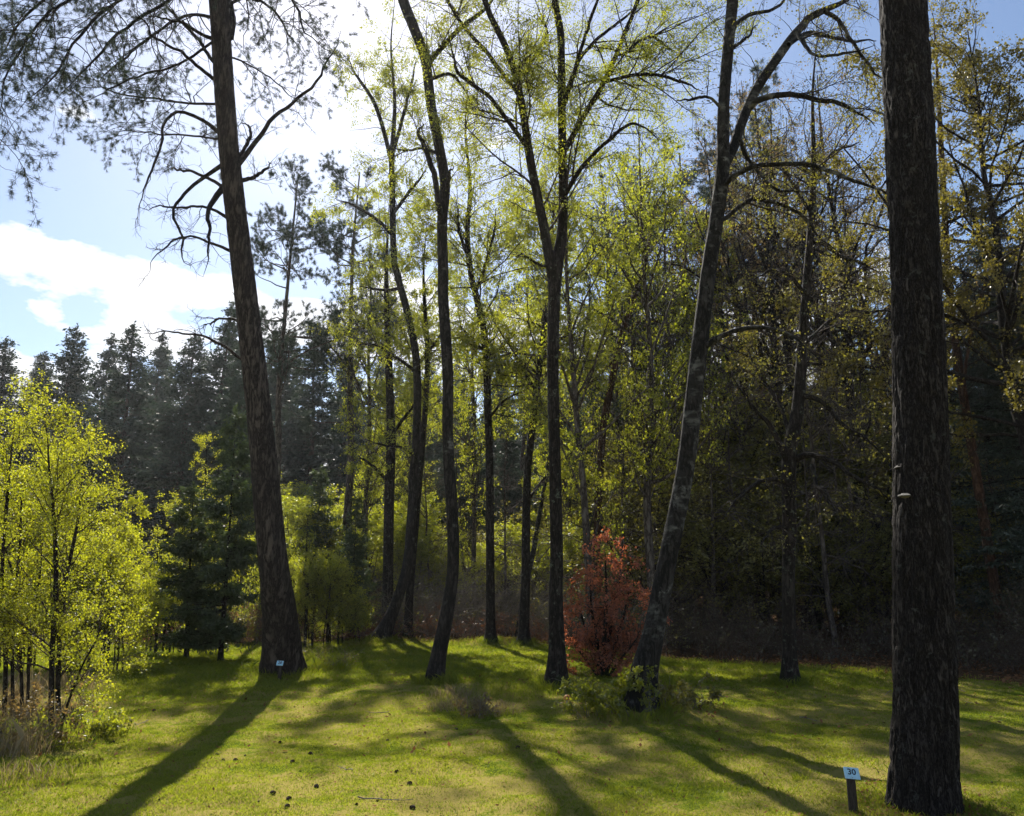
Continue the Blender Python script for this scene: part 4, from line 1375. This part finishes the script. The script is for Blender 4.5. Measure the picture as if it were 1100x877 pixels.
# pines with dark crowns
g = 'pines behind the clearing'
for px, Y, top, f, lab in [(374, 31, 185, 0.9, 'pine with dark bluish crown right of the leaning pine trunk'),
                           (286, 28, 192, 0.85, 'pine crown just behind the leaning pine trunk'),
                           (735, 32, 165, 1.0, 'dark pine crown behind the fork of the leaning birch'),
                           (560, 40, 270, 1.0, 'low pine crown seen between the stems of the forked tree'),
                           (830, 34, 95, 0.8, 'tall thin pine behind the arching limbs of the leaning birch'),
                           (700, 29, 190, 0.8, 'pine behind the copper beech with ruddy upper stem')]:
    pl(SPN[0], px, Y, top, lab, g, f)
# fresh green birches, centre
g = 'green birches behind the clearing'
for px, Y, top, k, f, lab in [
        (392, 31, 230, 0, 0.75, 'airy green birch behind the slim bent birch'),
        (508, 30, 250, 1, 0.75, 'light green birch between the curved birch and the slim straight tree'),
        (618, 30, 170, 1, 0.75, 'dense bright birch just right of the forked tree'),
        (676, 31, 140, 0, 0.85, 'yellow green birch between the forked tree and the leaning birch'),
        (440, 36, 370, 0, 1.0, 'small leafed birch far behind the bent birch'),
        (780, 28, 210, 0, 0.9, 'sparse birch right of the leaning birch trunk'),
        (922, 30, 300, 1, 0.9, 'greenish birch lit between the oak and the massive pine'),
        (636, 20.5, 95, 1, 0.8, 'tall thin crowned birch rising right of the forked tree'),
        (702, 21.5, 110, 0, 0.8, 'tall fine leafed birch between the copper beech and the leaning birch'),
        (735, 27, 150, 1, 0.8, 'green birch crossing behind the upper leaning birch trunk'),
        (1035, 26, 420, 1, 0.9, 'small leafy birch behind the reddish leaning pine')]:
    pl(BL[k], px, Y, top, lab, g, f)
# brown budding oaks, right
g = 'oaks in the shaded wood'
for px, Y, top, k, f, lab in [
        (720, 34, 240, 1, 1.0, 'olive oak behind the leaning birch trunk'),
        (790, 31, 165, 0, 1.0, 'brown budded oak right of the leaning birch fork'),
        (842, 27, 120, 0, 1.0, 'wide brown oak behind the slender crooked oak'),
        (905, 29, 150, 1, 1.0, 'olive oak left of the massive pine trunk'),
        (945, 33, 190, 0, 1.0, 'brown oak seen at the left edge of the massive pine trunk'),
        (1010, 31, 210, 0, 1.0, 'twiggy oak just right of the massive pine trunk'),
        (880, 37, 300, 1, 1.1, 'deep shaded oak behind the slender crooked oak'),
        (760, 39, 320, 0, 1.1, 'deep shaded oak behind the leaning birch'),
        (985, 36, 230, 1, 1.1, 'oak hidden behind the massive pine trunk'),
        (1050, 27, 260, 1, 1.0, 'olive oak behind the reddish leaning pine'),
        (690, 42, 340, 1, 1.1, 'far olive oak over the copper beech'),
        (815, 32, 95, 0, 0.85, 'tall brown oak whose twigs fill the sky under the arching birch limbs'),
        (872, 28, 70, 1, 0.85, 'tall olive oak rising behind the top of the slender crooked oak'),
        (930, 26, 90, 0, 0.85, 'tall brown oak whose crown touches the left side of the massive pine')]:
    pl(OK[k], px, Y, top, lab, g, f)
# bare poles in the dark understorey
g = 'bare poles in the dark understorey'
for i, (px, Y, top) in enumerate([(668, 23, 380), (705, 24, 300), (735, 25, 340), (770, 23, 330), (795, 24, 400), (815, 26, 280), (835, 25, 420), (875, 23, 380), (893, 21, 260), (910, 24, 330), (930, 22, 300), (945, 25, 350), (690, 28, 330), (755, 28, 300), (1000, 24, 330), (1022, 21, 360), (1090, 20, 420), (600, 26, 400), (640, 27, 420), (500, 30, 420), (460, 31, 440), (545, 28, 430)]):
    o = pl(PO[0], px, Y, top, 'bare dead pole with fine snapped twigs standing in the dark understorey', g, 0.9)
# dark spruces of the right and deep background
g = 'dark spruces in the deep wood'
for i, (px, Y, top, k, f) in enumerate([(700, 48, 415, 0, 1.1), (745, 44, 385, 1, 1.1), (790, 47, 405, 0, 1.1), (835, 43, 375, 1, 1.1), (880, 46, 385, 0, 1.1), (925, 42, 365, 0, 1.1), (970, 45, 375, 1, 1.1), (1015, 40, 385, 0, 1.1), (1060, 43, 395, 0, 1.1), (1110, 38, 240, 0, 1.1), (1160, 36, 240, 0, 1.1), (655, 52, 410, 1, 1.1), (610, 56, 430, 0, 1.1), (565, 54, 430, 1, 1.1), (545, 38, 445, 1, 1.25), (500, 41, 430, 0, 1.15), (595, 40, 405, 0, 1.15), (640, 39, 390, 1, 1.25), (455, 42, 450, 1, 1.15), (680, 40, 370, 0, 1.15), (522, 44, 425, 1, 1.2), (478, 38, 470, 0, 1.2), (618, 45, 380, 1, 1.2), (420, 40, 460, 0, 1.15), (520, 58, 440, 0, 1.1), (475, 55, 430, 1, 1.1), (435, 62, 400, 0, 1.2)]):
    pl(SP[k], px, Y, top, 'dark spruce in the deep wood glimpsed between nearer trunks', g, f)
SN = gen_spruce(104, 'spruce_tree', 'x', 'spruce', 18, 0.24, 'dark_bark', 'needle', width=0.2, det=5, tw=64, nl=0.10, nw=0.02, droop=0.55)
HT[SN.name] = 18
pl(SN, 1125, 19.0, 190, 'black drooping spruce on the right border of the view', 'dark spruces at the right border', 1.15)
pl(SN, 1082, 23.0, 270, 'shaded spruce behind the right border spruce', 'dark spruces at the right border', 1.1)
# leafy understorey
SH = [gen_broadleaf(161, 'hazel_bush', 'x', 'bush', 5, 0.05, 'dark_bark', 'leaf_fresh', crown0=0.06, n1=46, l1=1.5, a1=46, n2=300, l2=0.8, n3=1300, l3=0.4, nl=17000, ls=0.07, forks=4),
      gen_broadleaf(162, 'hazel_bush', 'x', 'bush', 5, 0.05, 'dark_bark', 'leaf_olive', crown0=0.06, n1=46, l1=1.6, a1=56, n2=320, l2=0.9, n3=1500, l3=0.45, nl=9500, ls=0.065, forks=4, wob=0.2)]
for o in SH: HT[o.name] = 5
g = 'leafy bushes under the green birches'
for i, (px, Y, top) in enumerate([(320, 31, 540), (360, 34, 530), (395, 30, 560), (425, 33, 540), (455, 31, 575), (575, 30, 565), (510, 30, 585), (630, 28, 570), (300, 38, 520)]):
    pl(SH[0], px, Y, top, 'fresh green bush among the slim trunks behind the clearing', g, 1.3)
g = 'dark bushes under the shaded trees'
for i, (px, Y, top) in enumerate([(700, 24, 500), (740, 27, 440), (770, 24, 520), (800, 28, 430), (825, 24, 540), (860, 27, 460), (890, 23, 540), (920, 27, 450), (945, 22, 560), (985, 25, 480), (1015, 22, 540), (1040, 26, 440), (1070, 21, 540), (1100, 24, 460), (670, 28, 520), (480, 34, 560), (545, 33, 560), (605, 34, 530), (690, 34, 470), (715, 33, 440), (840, 33, 440), (910, 34, 400), (650, 24, 600)]):
    pl(SH[1], px, Y, top, 'dim olive bush in the shade among the trunks behind the clearing', g, 1.4)
for px, Y, top in ((463, 50, 410), (490, 52, 400), (535, 50, 402), (575, 53, 395), (430, 52, 415)):
    pl(SP[0], px, Y, top, 'dark spruce in the deep wood glimpsed between nearer trunks', 'dark spruces in the deep wood', 1.5)
g = 'spruces on the wooded rise'
for i in range(34):
    px = -60 + i * 37 + rz.normal() * 8
    pl(SP[i % 2], px, 66 + 22 * rz.random(), 372 + rz.normal() * 14 + (60 if px < 0 else 0), 'far spruce on the wooded rise seen only between the nearer trees', g, 1.2)
# golden leafed tree top right
gold = gen_broadleaf(151, 'beech_tree', 'golden leafed beech overhanging the top right corner', 'beech tree', 15, 0.17, 'dark_bark', 'leaf_gold', crown0=0.3, n1=60, l1=4.2, a1=66, n2=620, l2=1.4, n3=3200, l3=0.55, nl=90000, ls=0.06, wob=0.16)
gx = at(1165, 625, 16.0)[0]
gold.location = (gx + 0.4, 17.0, gz(gx, 17.0))


# ------------------------------------------------------------------ undergrowth along the wood edge (nobody could count it)
def undergrowth(name, label, seed, n, hh, sel, leafm, nl, ls, twig, w=0.004, droop=-0.10, bend=0.14):
    rng = np.random.default_rng(seed)
    X, Y = np.empty(0), np.empty(0)
    while len(X) < n:
        y = rng.uniform(14, 36, n * 4)
        x = rng.uniform(-1, 1, n * 4) * (0.75 * y + 2)
        k = sel(x, y, rng)
        X, Y = np.append(X, x[k])[:n], np.append(Y, y[k])[:n]
    h = hh * rng.uniform(0.4, 1.3, n) * np.clip(0.75 + 1.6 * fbm(X * 0.45 + seed, Y * 0.3, 4.4, 3), 0.25, 1.7)
    out = np.empty((n, 7, 3))
    out[:, 0] = np.stack([X, Y, ground_z(X, Y) - 0.03], 1)
    d = nrm(np.stack([rng.normal(size=n) * 0.5, rng.normal(size=n) * 0.5, np.full(n, 1.5)], 1))
    for k in range(1, 7):
        d = nrm(d + rng.normal(size=(n, 3)) * bend + np.array([0, 0, droop]))
        out[:, k] = out[:, k - 1] + d * (h / 6)[:, None]
    mb = MB()
    R = np.full((n, 7), w) * np.linspace(1.3, 0.5, 7)
    tubes(mb, out, R, 3, 0)
    P2, R2 = grow(rng, out, R, n * 6, 0.2, 1, hh * 0.35, 55, -0.05, 0.2, 4, 0.6, rmin=w * 0.5)
    tubes(mb, P2, R2, 3, 0)
    if nl:
        leaves(mb, rng, P2, R2, nl, ls, 1, 0.03, 0.3, t0=0)
    tag(link(name, mb.mesh(name, [M[twig], M[leafm]])), label, 'undergrowth', kind='stuff')


M['bracken'] = leaf_mat('bracken', (0.09, 0.04, 0.018), (0.20, 0.10, 0.045), 0.35, (1.4, 1.1, 0.8))
M['scrub'] = leaf_mat('scrub', (0.035, 0.032, 0.016), (0.085, 0.075, 0.03), 0.35)
undergrowth('bracken', 'rust brown withered bracken along the far edge of the lawn', 201, 1500, 0.9,
            lambda x, y, r: (lawn_edge(x, y) < -0.2) & (lawn_edge(x, y) > -3.5) & (x < 3.5), 'bracken', 26000, 0.055, 'dead_twig')
undergrowth('brushwood', 'dark tangle of dead twigs under the shaded trees', 202, 1500, 1.9,
            lambda x, y, r: (lawn_edge(x, y) < -0.3) & (lawn_edge(x, y) > -10) & (lawn_edge(x, y) < -0.3 - 1.6 * (fbm(x * 0.8, y * 0.8, 2, 2) + 0.5)) & (x > 1.5) & (fbm(x * 0.6, y * 0.6, 8, 2) > -0.12), 'scrub', 16000, 0.055, 'brush_twig', 0.006, -0.05, 0.26)
undergrowth('undergrowth', 'green brown scrub on the forest floor behind the clearing', 203, 2200, 1.5,
            lambda x, y, r: (lawn_edge(x, y) < -1.5) & (lawn_edge(x, y) > -12) & (x < 4), 'leaf_olive', 40000, 0.06, 'twig', 0.005, -0.05, 0.16)
undergrowth('low_scrub', 'waist high fresh leafed scrub behind the lawn at the left', 204, 700, 1.6,
            lambda x, y, r: (lawn_edge(x, y) < -0.6) & (lawn_edge(x, y) > -6) & (x < -2.6), 'leaf_fresh', 18000, 0.055, 'twig', 0.005, -0.03, 0.14)

undergrowth('dead_brush', 'grey brown leafless brush between the trunks at the middle of the wood edge', 205, 1300, 2.2,
            lambda x, y, r: (lawn_edge(x, y) < -0.8) & (lawn_edge(x, y) > -9) & (x > -4.5) & (x < 3.5), 'scrub', 9000, 0.05, 'dead_twig', 0.006, -0.05, 0.26)

# fallen leaves at the right
rng = np.random.default_rng(210)
n = 5200
lx = rng.uniform(2, 15, n); ly = rng.uniform(10.5, 19, n)
ok = (lawn_edge(lx, ly) < 0.5)
lx, ly = lx[ok], ly[ok]
q_ = 5.0 + 15 * rng.random(2600)
lx, ly = np.append(lx, (rng.random(2600) * 2 - 1) * 0.72 * q_), np.append(ly, q_)
for mx_, my_, mh, ms in MOUNDS:
    a_, r_ = rng.random(240) * 6.2832, ms * rng.uniform(0.3, 1.8, 240)
    lx, ly = np.append(lx, mx_ + r_ * np.cos(a_)), np.append(ly, my_ + r_ * np.sin(a_))
lx = np.append(lx, rng.normal(size=260) * 0.35 + on_ground(962, 866)[0]); ly = np.append(ly, rng.normal(size=260) * 0.22 + Y0 - 0.25)
n = len(lx)
lm = MB()
c = np.stack([lx, ly, ground_fine(lx, ly) + 0.012 + rng.random(n) * 0.02], 1)
a = nrm(np.stack([rng.normal(size=n), rng.normal(size=n), rng.normal(size=n) * .35], 1))
b = nrm(np.cross(a, np.stack([rng.normal(size=n) * .3, rng.normal(size=n) * .3, np.ones(n)], 1)))
s = (np.where(ly < 8, 0.018, np.where(lawn_edge(lx, ly) < 0.5, 0.05, 0.03)) * rng.uniform(0.6, 1.2, n))[:, None]
lm.add(np.stack([c - a * s, c + b * s * 0.5, c + a * s, c - b * s * 0.5], 1).reshape(-1, 3), np.arange(n * 4).reshape(-1, 4), 0, False)
M['litter'] = leaf_mat('litter', (0.10, 0.05, 0.025), (0.26, 0.14, 0.07), 0.3, (1.2, 1, 0.8), gloss=0.0)
tag(link('fallen_leaves', lm.mesh('fallen_leaves', [M['litter']])), 'reddish brown fallen leaves at the right edge of the clearing', 'leaves', kind='stuff')

# ------------------------------------------------------------------ small things
# pine cones lying on the lawn
M['cone'] = plain_mat('cone', (0.045, 0.028, 0.018), 0.8, 0.35, 60)


def cone_mesh():
    mb = MB()
    n, m = 9, 12
    t = np.linspace(0, 1, n)
    prof = np.array([0.25, 0.75, 0.98, 1.0, 0.92, 0.78, 0.58, 0.36, 0.1]) * 0.021
    P = np.stack([t * 0.055 - 0.0275, np.zeros(n), np.full(n, 0.02)], 1)
    tubes(mb, P, prof, m)
    # scales in spirals
    k = np.arange(70)
    u = 0.04 + 0.92 * k / 70
    ph = k * 2.39996
    r = np.interp(u, t, prof)
    for i in range(70):
        e = np.array([0, math.cos(ph[i]), math.sin(ph[i])])
        tng = np.array([0, -math.sin(ph[i]), math.cos(ph[i])])
        c0 = np.array([u[i] * 0.055 - 0.0275, 0, 0.02]) + e * r[i] * 0.85
        ax = np.array([0.7, 0, 0]) + e * 0.75
        tip = c0 + ax * 0.009
        mb.add([c0 - tng * 0.005, c0 + tng * 0.005, tip + tng * 0.004, tip + e * 0.002, tip - tng * 0.004], [[0, 1, 2, 3, 4]], 0, False)
    return mb.mesh('pine_cone', [M['cone']])


cm = cone_mesh()
rng = np.random.default_rng(12)
spots = [(196, 858), (171, 864), (233, 812), (240, 822), (263, 814), (253, 818), (333, 812), (301, 798), (314, 826), (308, 874), (310, 860), (121, 800), (133, 798), (107, 817), (127, 820), (122, 787), (137, 785), (145, 768), (165, 768), (242, 834),
         (416, 800), (426, 834), (440, 844), (405, 862), (443, 872), (382, 873), (459, 783), (490, 785), (679, 849), (792, 855), (1065, 840), (556, 808), (293, 854), (278, 866), (205, 846), (340, 845)]
for i, (px, py) in enumerate(spots):
    p = on_ground(px, py)
    o = link('pine_cone', cm, None, (p[0], p[1], float(ground_fine(p[0], p[1])) - 0.008))
    o.rotation_euler = (rng.normal() * 0.2, rng.normal() * 0.2, rng.random() * 6.28)
    s = rng.uniform(0.4, 0.9)
    o.scale = (s, s, s)
    tag(o, 'small dark pine cone lying in the moss', 'pine cone', 'pine cones on the lawn')

for i in range(22):
    yy = 5.5 + 12 * rng.random()
    xx = (rng.random() * 2 - 1) * 0.55 * yy
    ln_ = rng.uniform(0.15, 0.5)
    an = rng.random() * 6.28
    k = 9
    tt = np.linspace(-0.5, 0.5, k) * ln_
    px_ = xx + tt * math.cos(an) + np.cumsum(rng.normal(size=k)) * 0.01
    py_ = yy + tt * math.sin(an) + np.cumsum(rng.normal(size=k)) * 0.01
    Q = np.stack([px_, py_, ground_fine(px_, py_) + 0.012 + np.abs(np.cumsum(rng.normal(size=k)) * 0.004)], 1)
    tm = MB()
    tubes(tm, Q, 0.0045 * np.linspace(1.2, 0.4, k), 6)
    p2, r2 = grow(rng, Q[None], np.full((1, k), 0.004), 4, 0.2, 0.9, ln_ * 0.4, 45, 0.0, 0.1, 5, 0.6, rmin=0.0015, flat=0.8)
    tubes(tm, p2, r2, 4)
    org = (float(Q[4, 0]), float(Q[4, 1]), float(Q[4, 2]))
    o = link('fallen_twig', tm.mesh('fallen_twig', [M['dead_twig']], org), None, org)
    tag(o, 'thin dry twig fallen on the grass', 'twig', 'fallen twigs on the lawn')

# numbered posts
M['post_wood'] = bark_mat('post_wood', (0.025, 0.02, 0.016), (0.05, 0.04, 0.032), (0.075, 0.06, 0.048), sc=30, zs=0.1, bump=0.3, dist=0.004)
M['plate'] = plain_mat('plate', (0.42, 0.66, 0.76), 0.5, 0.16, 45, 0.1, 0.3)  # pale plate; blue cast of the sky light is put into its colour
M['ink'] = plain_mat('ink', (0.02, 0.03, 0.05), 0.6, 0.1, 20, 0.0)
M['metal'] = plain_mat('screw_metal', (0.25, 0.25, 0.25), 0.4, 0.1, 20, 0.0)


def number_post(base, txt, hgt, wid, ph, label, rz):
    p = on_ground(*base)
    root = thing('number_post', label, 'number post', tuple(p), 'number posts')
    k = 12
    mb = MB()
    zz = np.array([-0.06, 0.0, hgt * 0.5, hgt - 0.006, hgt])
    rr = np.array([1, 1, 0.985, 0.97, 0.86]) * ph
    tubes(mb, np.stack([np.zeros(5), np.zeros(5), zz], 1) + p, rr, k)
    top = [[math.cos(2 * math.pi * j / k) * rr[-1] + p[0], math.sin(2 * math.pi * j / k) * rr[-1] + p[1], hgt + p[2]] for j in range(k)]
    mb.add(top, [list(range(k))], 0, False)
    part(root, 'post', mb, [M['post_wood']])
    # tilted plate, thin with rounded corners
    w, h, t, c = wid / 2, wid * 0.40, 0.004, wid * 0.04
    ol = []
    for sx, sy, a0 in ((1, 1, 0), (-1, 1, 90), (-1, -1, 180), (1, -1, 270)):
        for a in (0, 30, 60, 90):
            ang = R_(a0 + a)
            ol.append((sx * (w - c) + c * math.cos(ang), sy * (h - c) + c * math.sin(ang)))
    n = len(ol)
    pb_ = MB()
    vs = [(x, y, t) for x, y in ol] + [(x, y, 0) for x, y in ol]
    pb_.add(vs, [list(range(n))], 0, False)
    pb_.add(vs, [list(range(2 * n - 1, n - 1, -1))], 0, False)
    pb_.add(vs, [[i, i + n, (i + 1) % n + n, (i + 1) % n] for i in range(n)], 0, False)
    me = pb_.mesh('plate', [M['plate']])
    pl_ = link('plate', me, root, (0, -0.027, hgt + 0.024))
    pl_.rotation_euler = (R_(52), R_(4), rz)
    fc = bpy.data.curves.new('lettering', 'FONT')
    fc.body = txt
    fc.size = wid * 0.56
    fc.align_x = 'CENTER'
    fc.align_y = 'CENTER'
    fc.extrude = 0.0006
    fc.offset = 0.0012
    fc.materials.append(M['ink'])
    fo = bpy.data.objects.new('lettering', fc)
    COL.objects.link(fo)
    dg = bpy.context.evaluated_depsgraph_get()
    lm_ = bpy.data.meshes.new_from_object(fo.evaluated_get(dg))
    bpy.data.objects.remove(fo)
    if not lm_.materials: lm_.materials.append(M['ink'])
    lo = link('lettering', lm_, pl_, (0, h * 0.16, t + 0.0008))
    sb = MB()
    for sx in (0.0,):
        tubes(sb, np.array([[sx, -h * 0.8, t], [sx, -h * 0.8, t + 0.002]]), np.array([0.0035, 0.0025]), 8)
        sb.add([[sx + 0.0025 * math.cos(j * math.pi / 4), -h * 0.8 + 0.0025 * math.sin(j * math.pi / 4), t + 0.002] for j in range(8)], [list(range(8))], 0, False)
    link('screw', sb.mesh('screw', [M['metal']]), pl_)
    return root


number_post((917, 874), '30', 0.255, 0.108, 0.033, 'short dark post with pale plate tinted sky-light blue reading 30 next to the massive pine', R_(-6))
number_post((300, 733), '28', 0.28, 0.112, 0.033, 'short dark post with number plate tinted sky-light blue before the foot of the leaning pine', R_(3))

# orange toadstool in the grass
pm = on_ground(609, 757)
root = thing('toadstool', 'small round orange fungus in the grass below the forked tree', 'fungus', tuple(pm))
M['orange'] = plain_mat('orange', (0.62, 0.27, 0.05), 0.5, 0.25, 50)
M['stalk'] = plain_mat('stalk', (0.5, 0.45, 0.35), 0.7, 0.2, 50)
mb = MB(); tubes(mb, pm + np.array([[0, 0, -0.01], [0.003, 0, 0.04], [0.004, 0, 0.085]]), np.array([0.014, 0.011, 0.010]), 10); part(root, 'stalk', mb, [M['stalk']])
mb = MB()
t = np.linspace(0, 1, 10)
tubes(mb, pm + np.stack([t * 0 + 0.004, t * 0, 0.062 + 0.058 * np.sin(t * math.pi / 2)], 1), 0.05 * np.cos(t * math.pi / 2 * 0.98) + 0.001, 18)
tubes(mb, pm + np.array([[0.004, 0, 0.0625], [0.004, 0, 0.072]]), np.array([0.051, 0.012]), 18)
part(root, 'cap', mb, [M['orange']])

# ------------------------------------------------------------------ air
hz = MB()
hv = [(x, y, z) for z in (-3.0, 32.0) for x, y in ((-130, -25), (130, -25), (130, 160), (-130, 160))]
hz.add(hv, [[0, 3, 2, 1], [4, 5, 6, 7], [0, 1, 5, 4], [1, 2, 6, 5], [2, 3, 7, 6], [3, 0, 4, 7]], 0, False)
hm, hnt, hout = mat_new('haze')
pv = N(hnt, 'ShaderNodeVolumePrincipled')
pv.inputs['Color'].default_value = (0.92, 0.95, 1.0, 1)
pv.inputs['Density'].default_value = 0.00028
pv.inputs['Anisotropy'].default_value = 0.55
hnt.links.new(pv.outputs[0], hout.inputs['Volume'])
tag(link('haze', hz.mesh('haze', [hm])), 'thin bright morning haze between the trees', 'haze', kind='stuff')

# ------------------------------------------------------------------ light
SUN_EL, SUN_AZ = R_(41.5), R_(-14.5)
w = bpy.data.worlds.new('World')
S.world = w
w.use_nodes = True
nt = w.node_tree
nt.nodes.clear()
L = nt.links.new
out = N(nt, 'ShaderNodeOutputWorld')
bg = N(nt, 'ShaderNodeBackground')
bg.inputs['Strength'].default_value = 0.068
sky = N(nt, 'ShaderNodeTexSky', sky_type='NISHITA')
sky.sun_disc = False
sky.sun_elevation = SUN_EL
sky.sun_rotation = SUN_AZ
sky.air_density = 1.0
sky.dust_density = 0.5
sky.ozone_density = 2.5
tc = N(nt, 'ShaderNodeTexCoord')
sx = N(nt, 'ShaderNodeSeparateXYZ')
L(tc.outputs['Generated'], sx.inputs[0])
mp = N(nt, 'ShaderNodeMapping')
mp.inputs['Scale'].default_value = (1, 1, 2.2)
mp.inputs['Location'].default_value = (0.37, 0.2, 0.1)
L(tc.outputs['Generated'], mp.inputs[0])
cn = N(nt, 'ShaderNodeTexNoise')
cn.inputs['Scale'].default_value = 5.5
cn.inputs['Detail'].default_value = 9
cn.inputs['Roughness'].default_value = 0.55
L(mp.outputs[0], cn.inputs['Vector'])
# more cloud low over the wood than overhead
mr = N(nt, 'ShaderNodeMapRange')
for k, v in ((1, 0.33), (2, 0.405), (3, 0.10), (4, -0.07)): mr.inputs[k].default_value = v
L(sx.outputs[2], mr.inputs[0])
ad = N(nt, 'ShaderNodeMath', operation='ADD')
L(cn.outputs['Fac'], ad.inputs[0]); L(mr.outputs[0], ad.inputs[1])
cr = ramp(nt, [(0.575, (0, 0, 0)), (0.60, (0.6, 0.6, 0.6)), (0.66, (1, 1, 1))])
L(ad.outputs[0], cr.inputs[0])
mx = N(nt, 'ShaderNodeMix', data_type='RGBA')
L(cr.outputs[0], mx.inputs[0])
L(sky.outputs[0], mx.inputs[6])
mx.inputs[7].default_value = (8.0, 8.1, 8.4, 1)
L(mx.outputs[2], bg.inputs[0])
L(bg.outputs[0], out.inputs[0])

sl = bpy.data.lights.new('sun', 'SUN')
sl.energy = 5.0
sl.angle = R_(0.53)
sl.color = (1.0, 0.94, 0.84)
so = bpy.data.objects.new('sun', sl)
COL.objects.link(so)
sd = Vector((math.sin(SUN_AZ) * math.cos(SUN_EL), math.cos(SUN_AZ) * math.cos(SUN_EL), math.sin(SUN_EL)))
so.rotation_euler = sd.to_track_quat('Z', 'Y').to_euler()
so.location = (0, 0, 40)

S.view_settings.view_transform = 'Standard'
S.view_settings.look = 'None'
S.view_settings.gamma = 1
S.view_settings.exposure = 1.12
S.render.engine = 'CYCLES'
c = S.cycles
c.max_bounces = 7
c.diffuse_bounces = 3
c.glossy_bounces = 2
c.transmission_bounces = 4
c.sample_clamp_indirect = 6
c.caustics_reflective = False
c.caustics_refractive = False
c.volume_bounces = 0
c.use_denoising = True
c.denoiser = 'OPENIMAGEDENOISE'
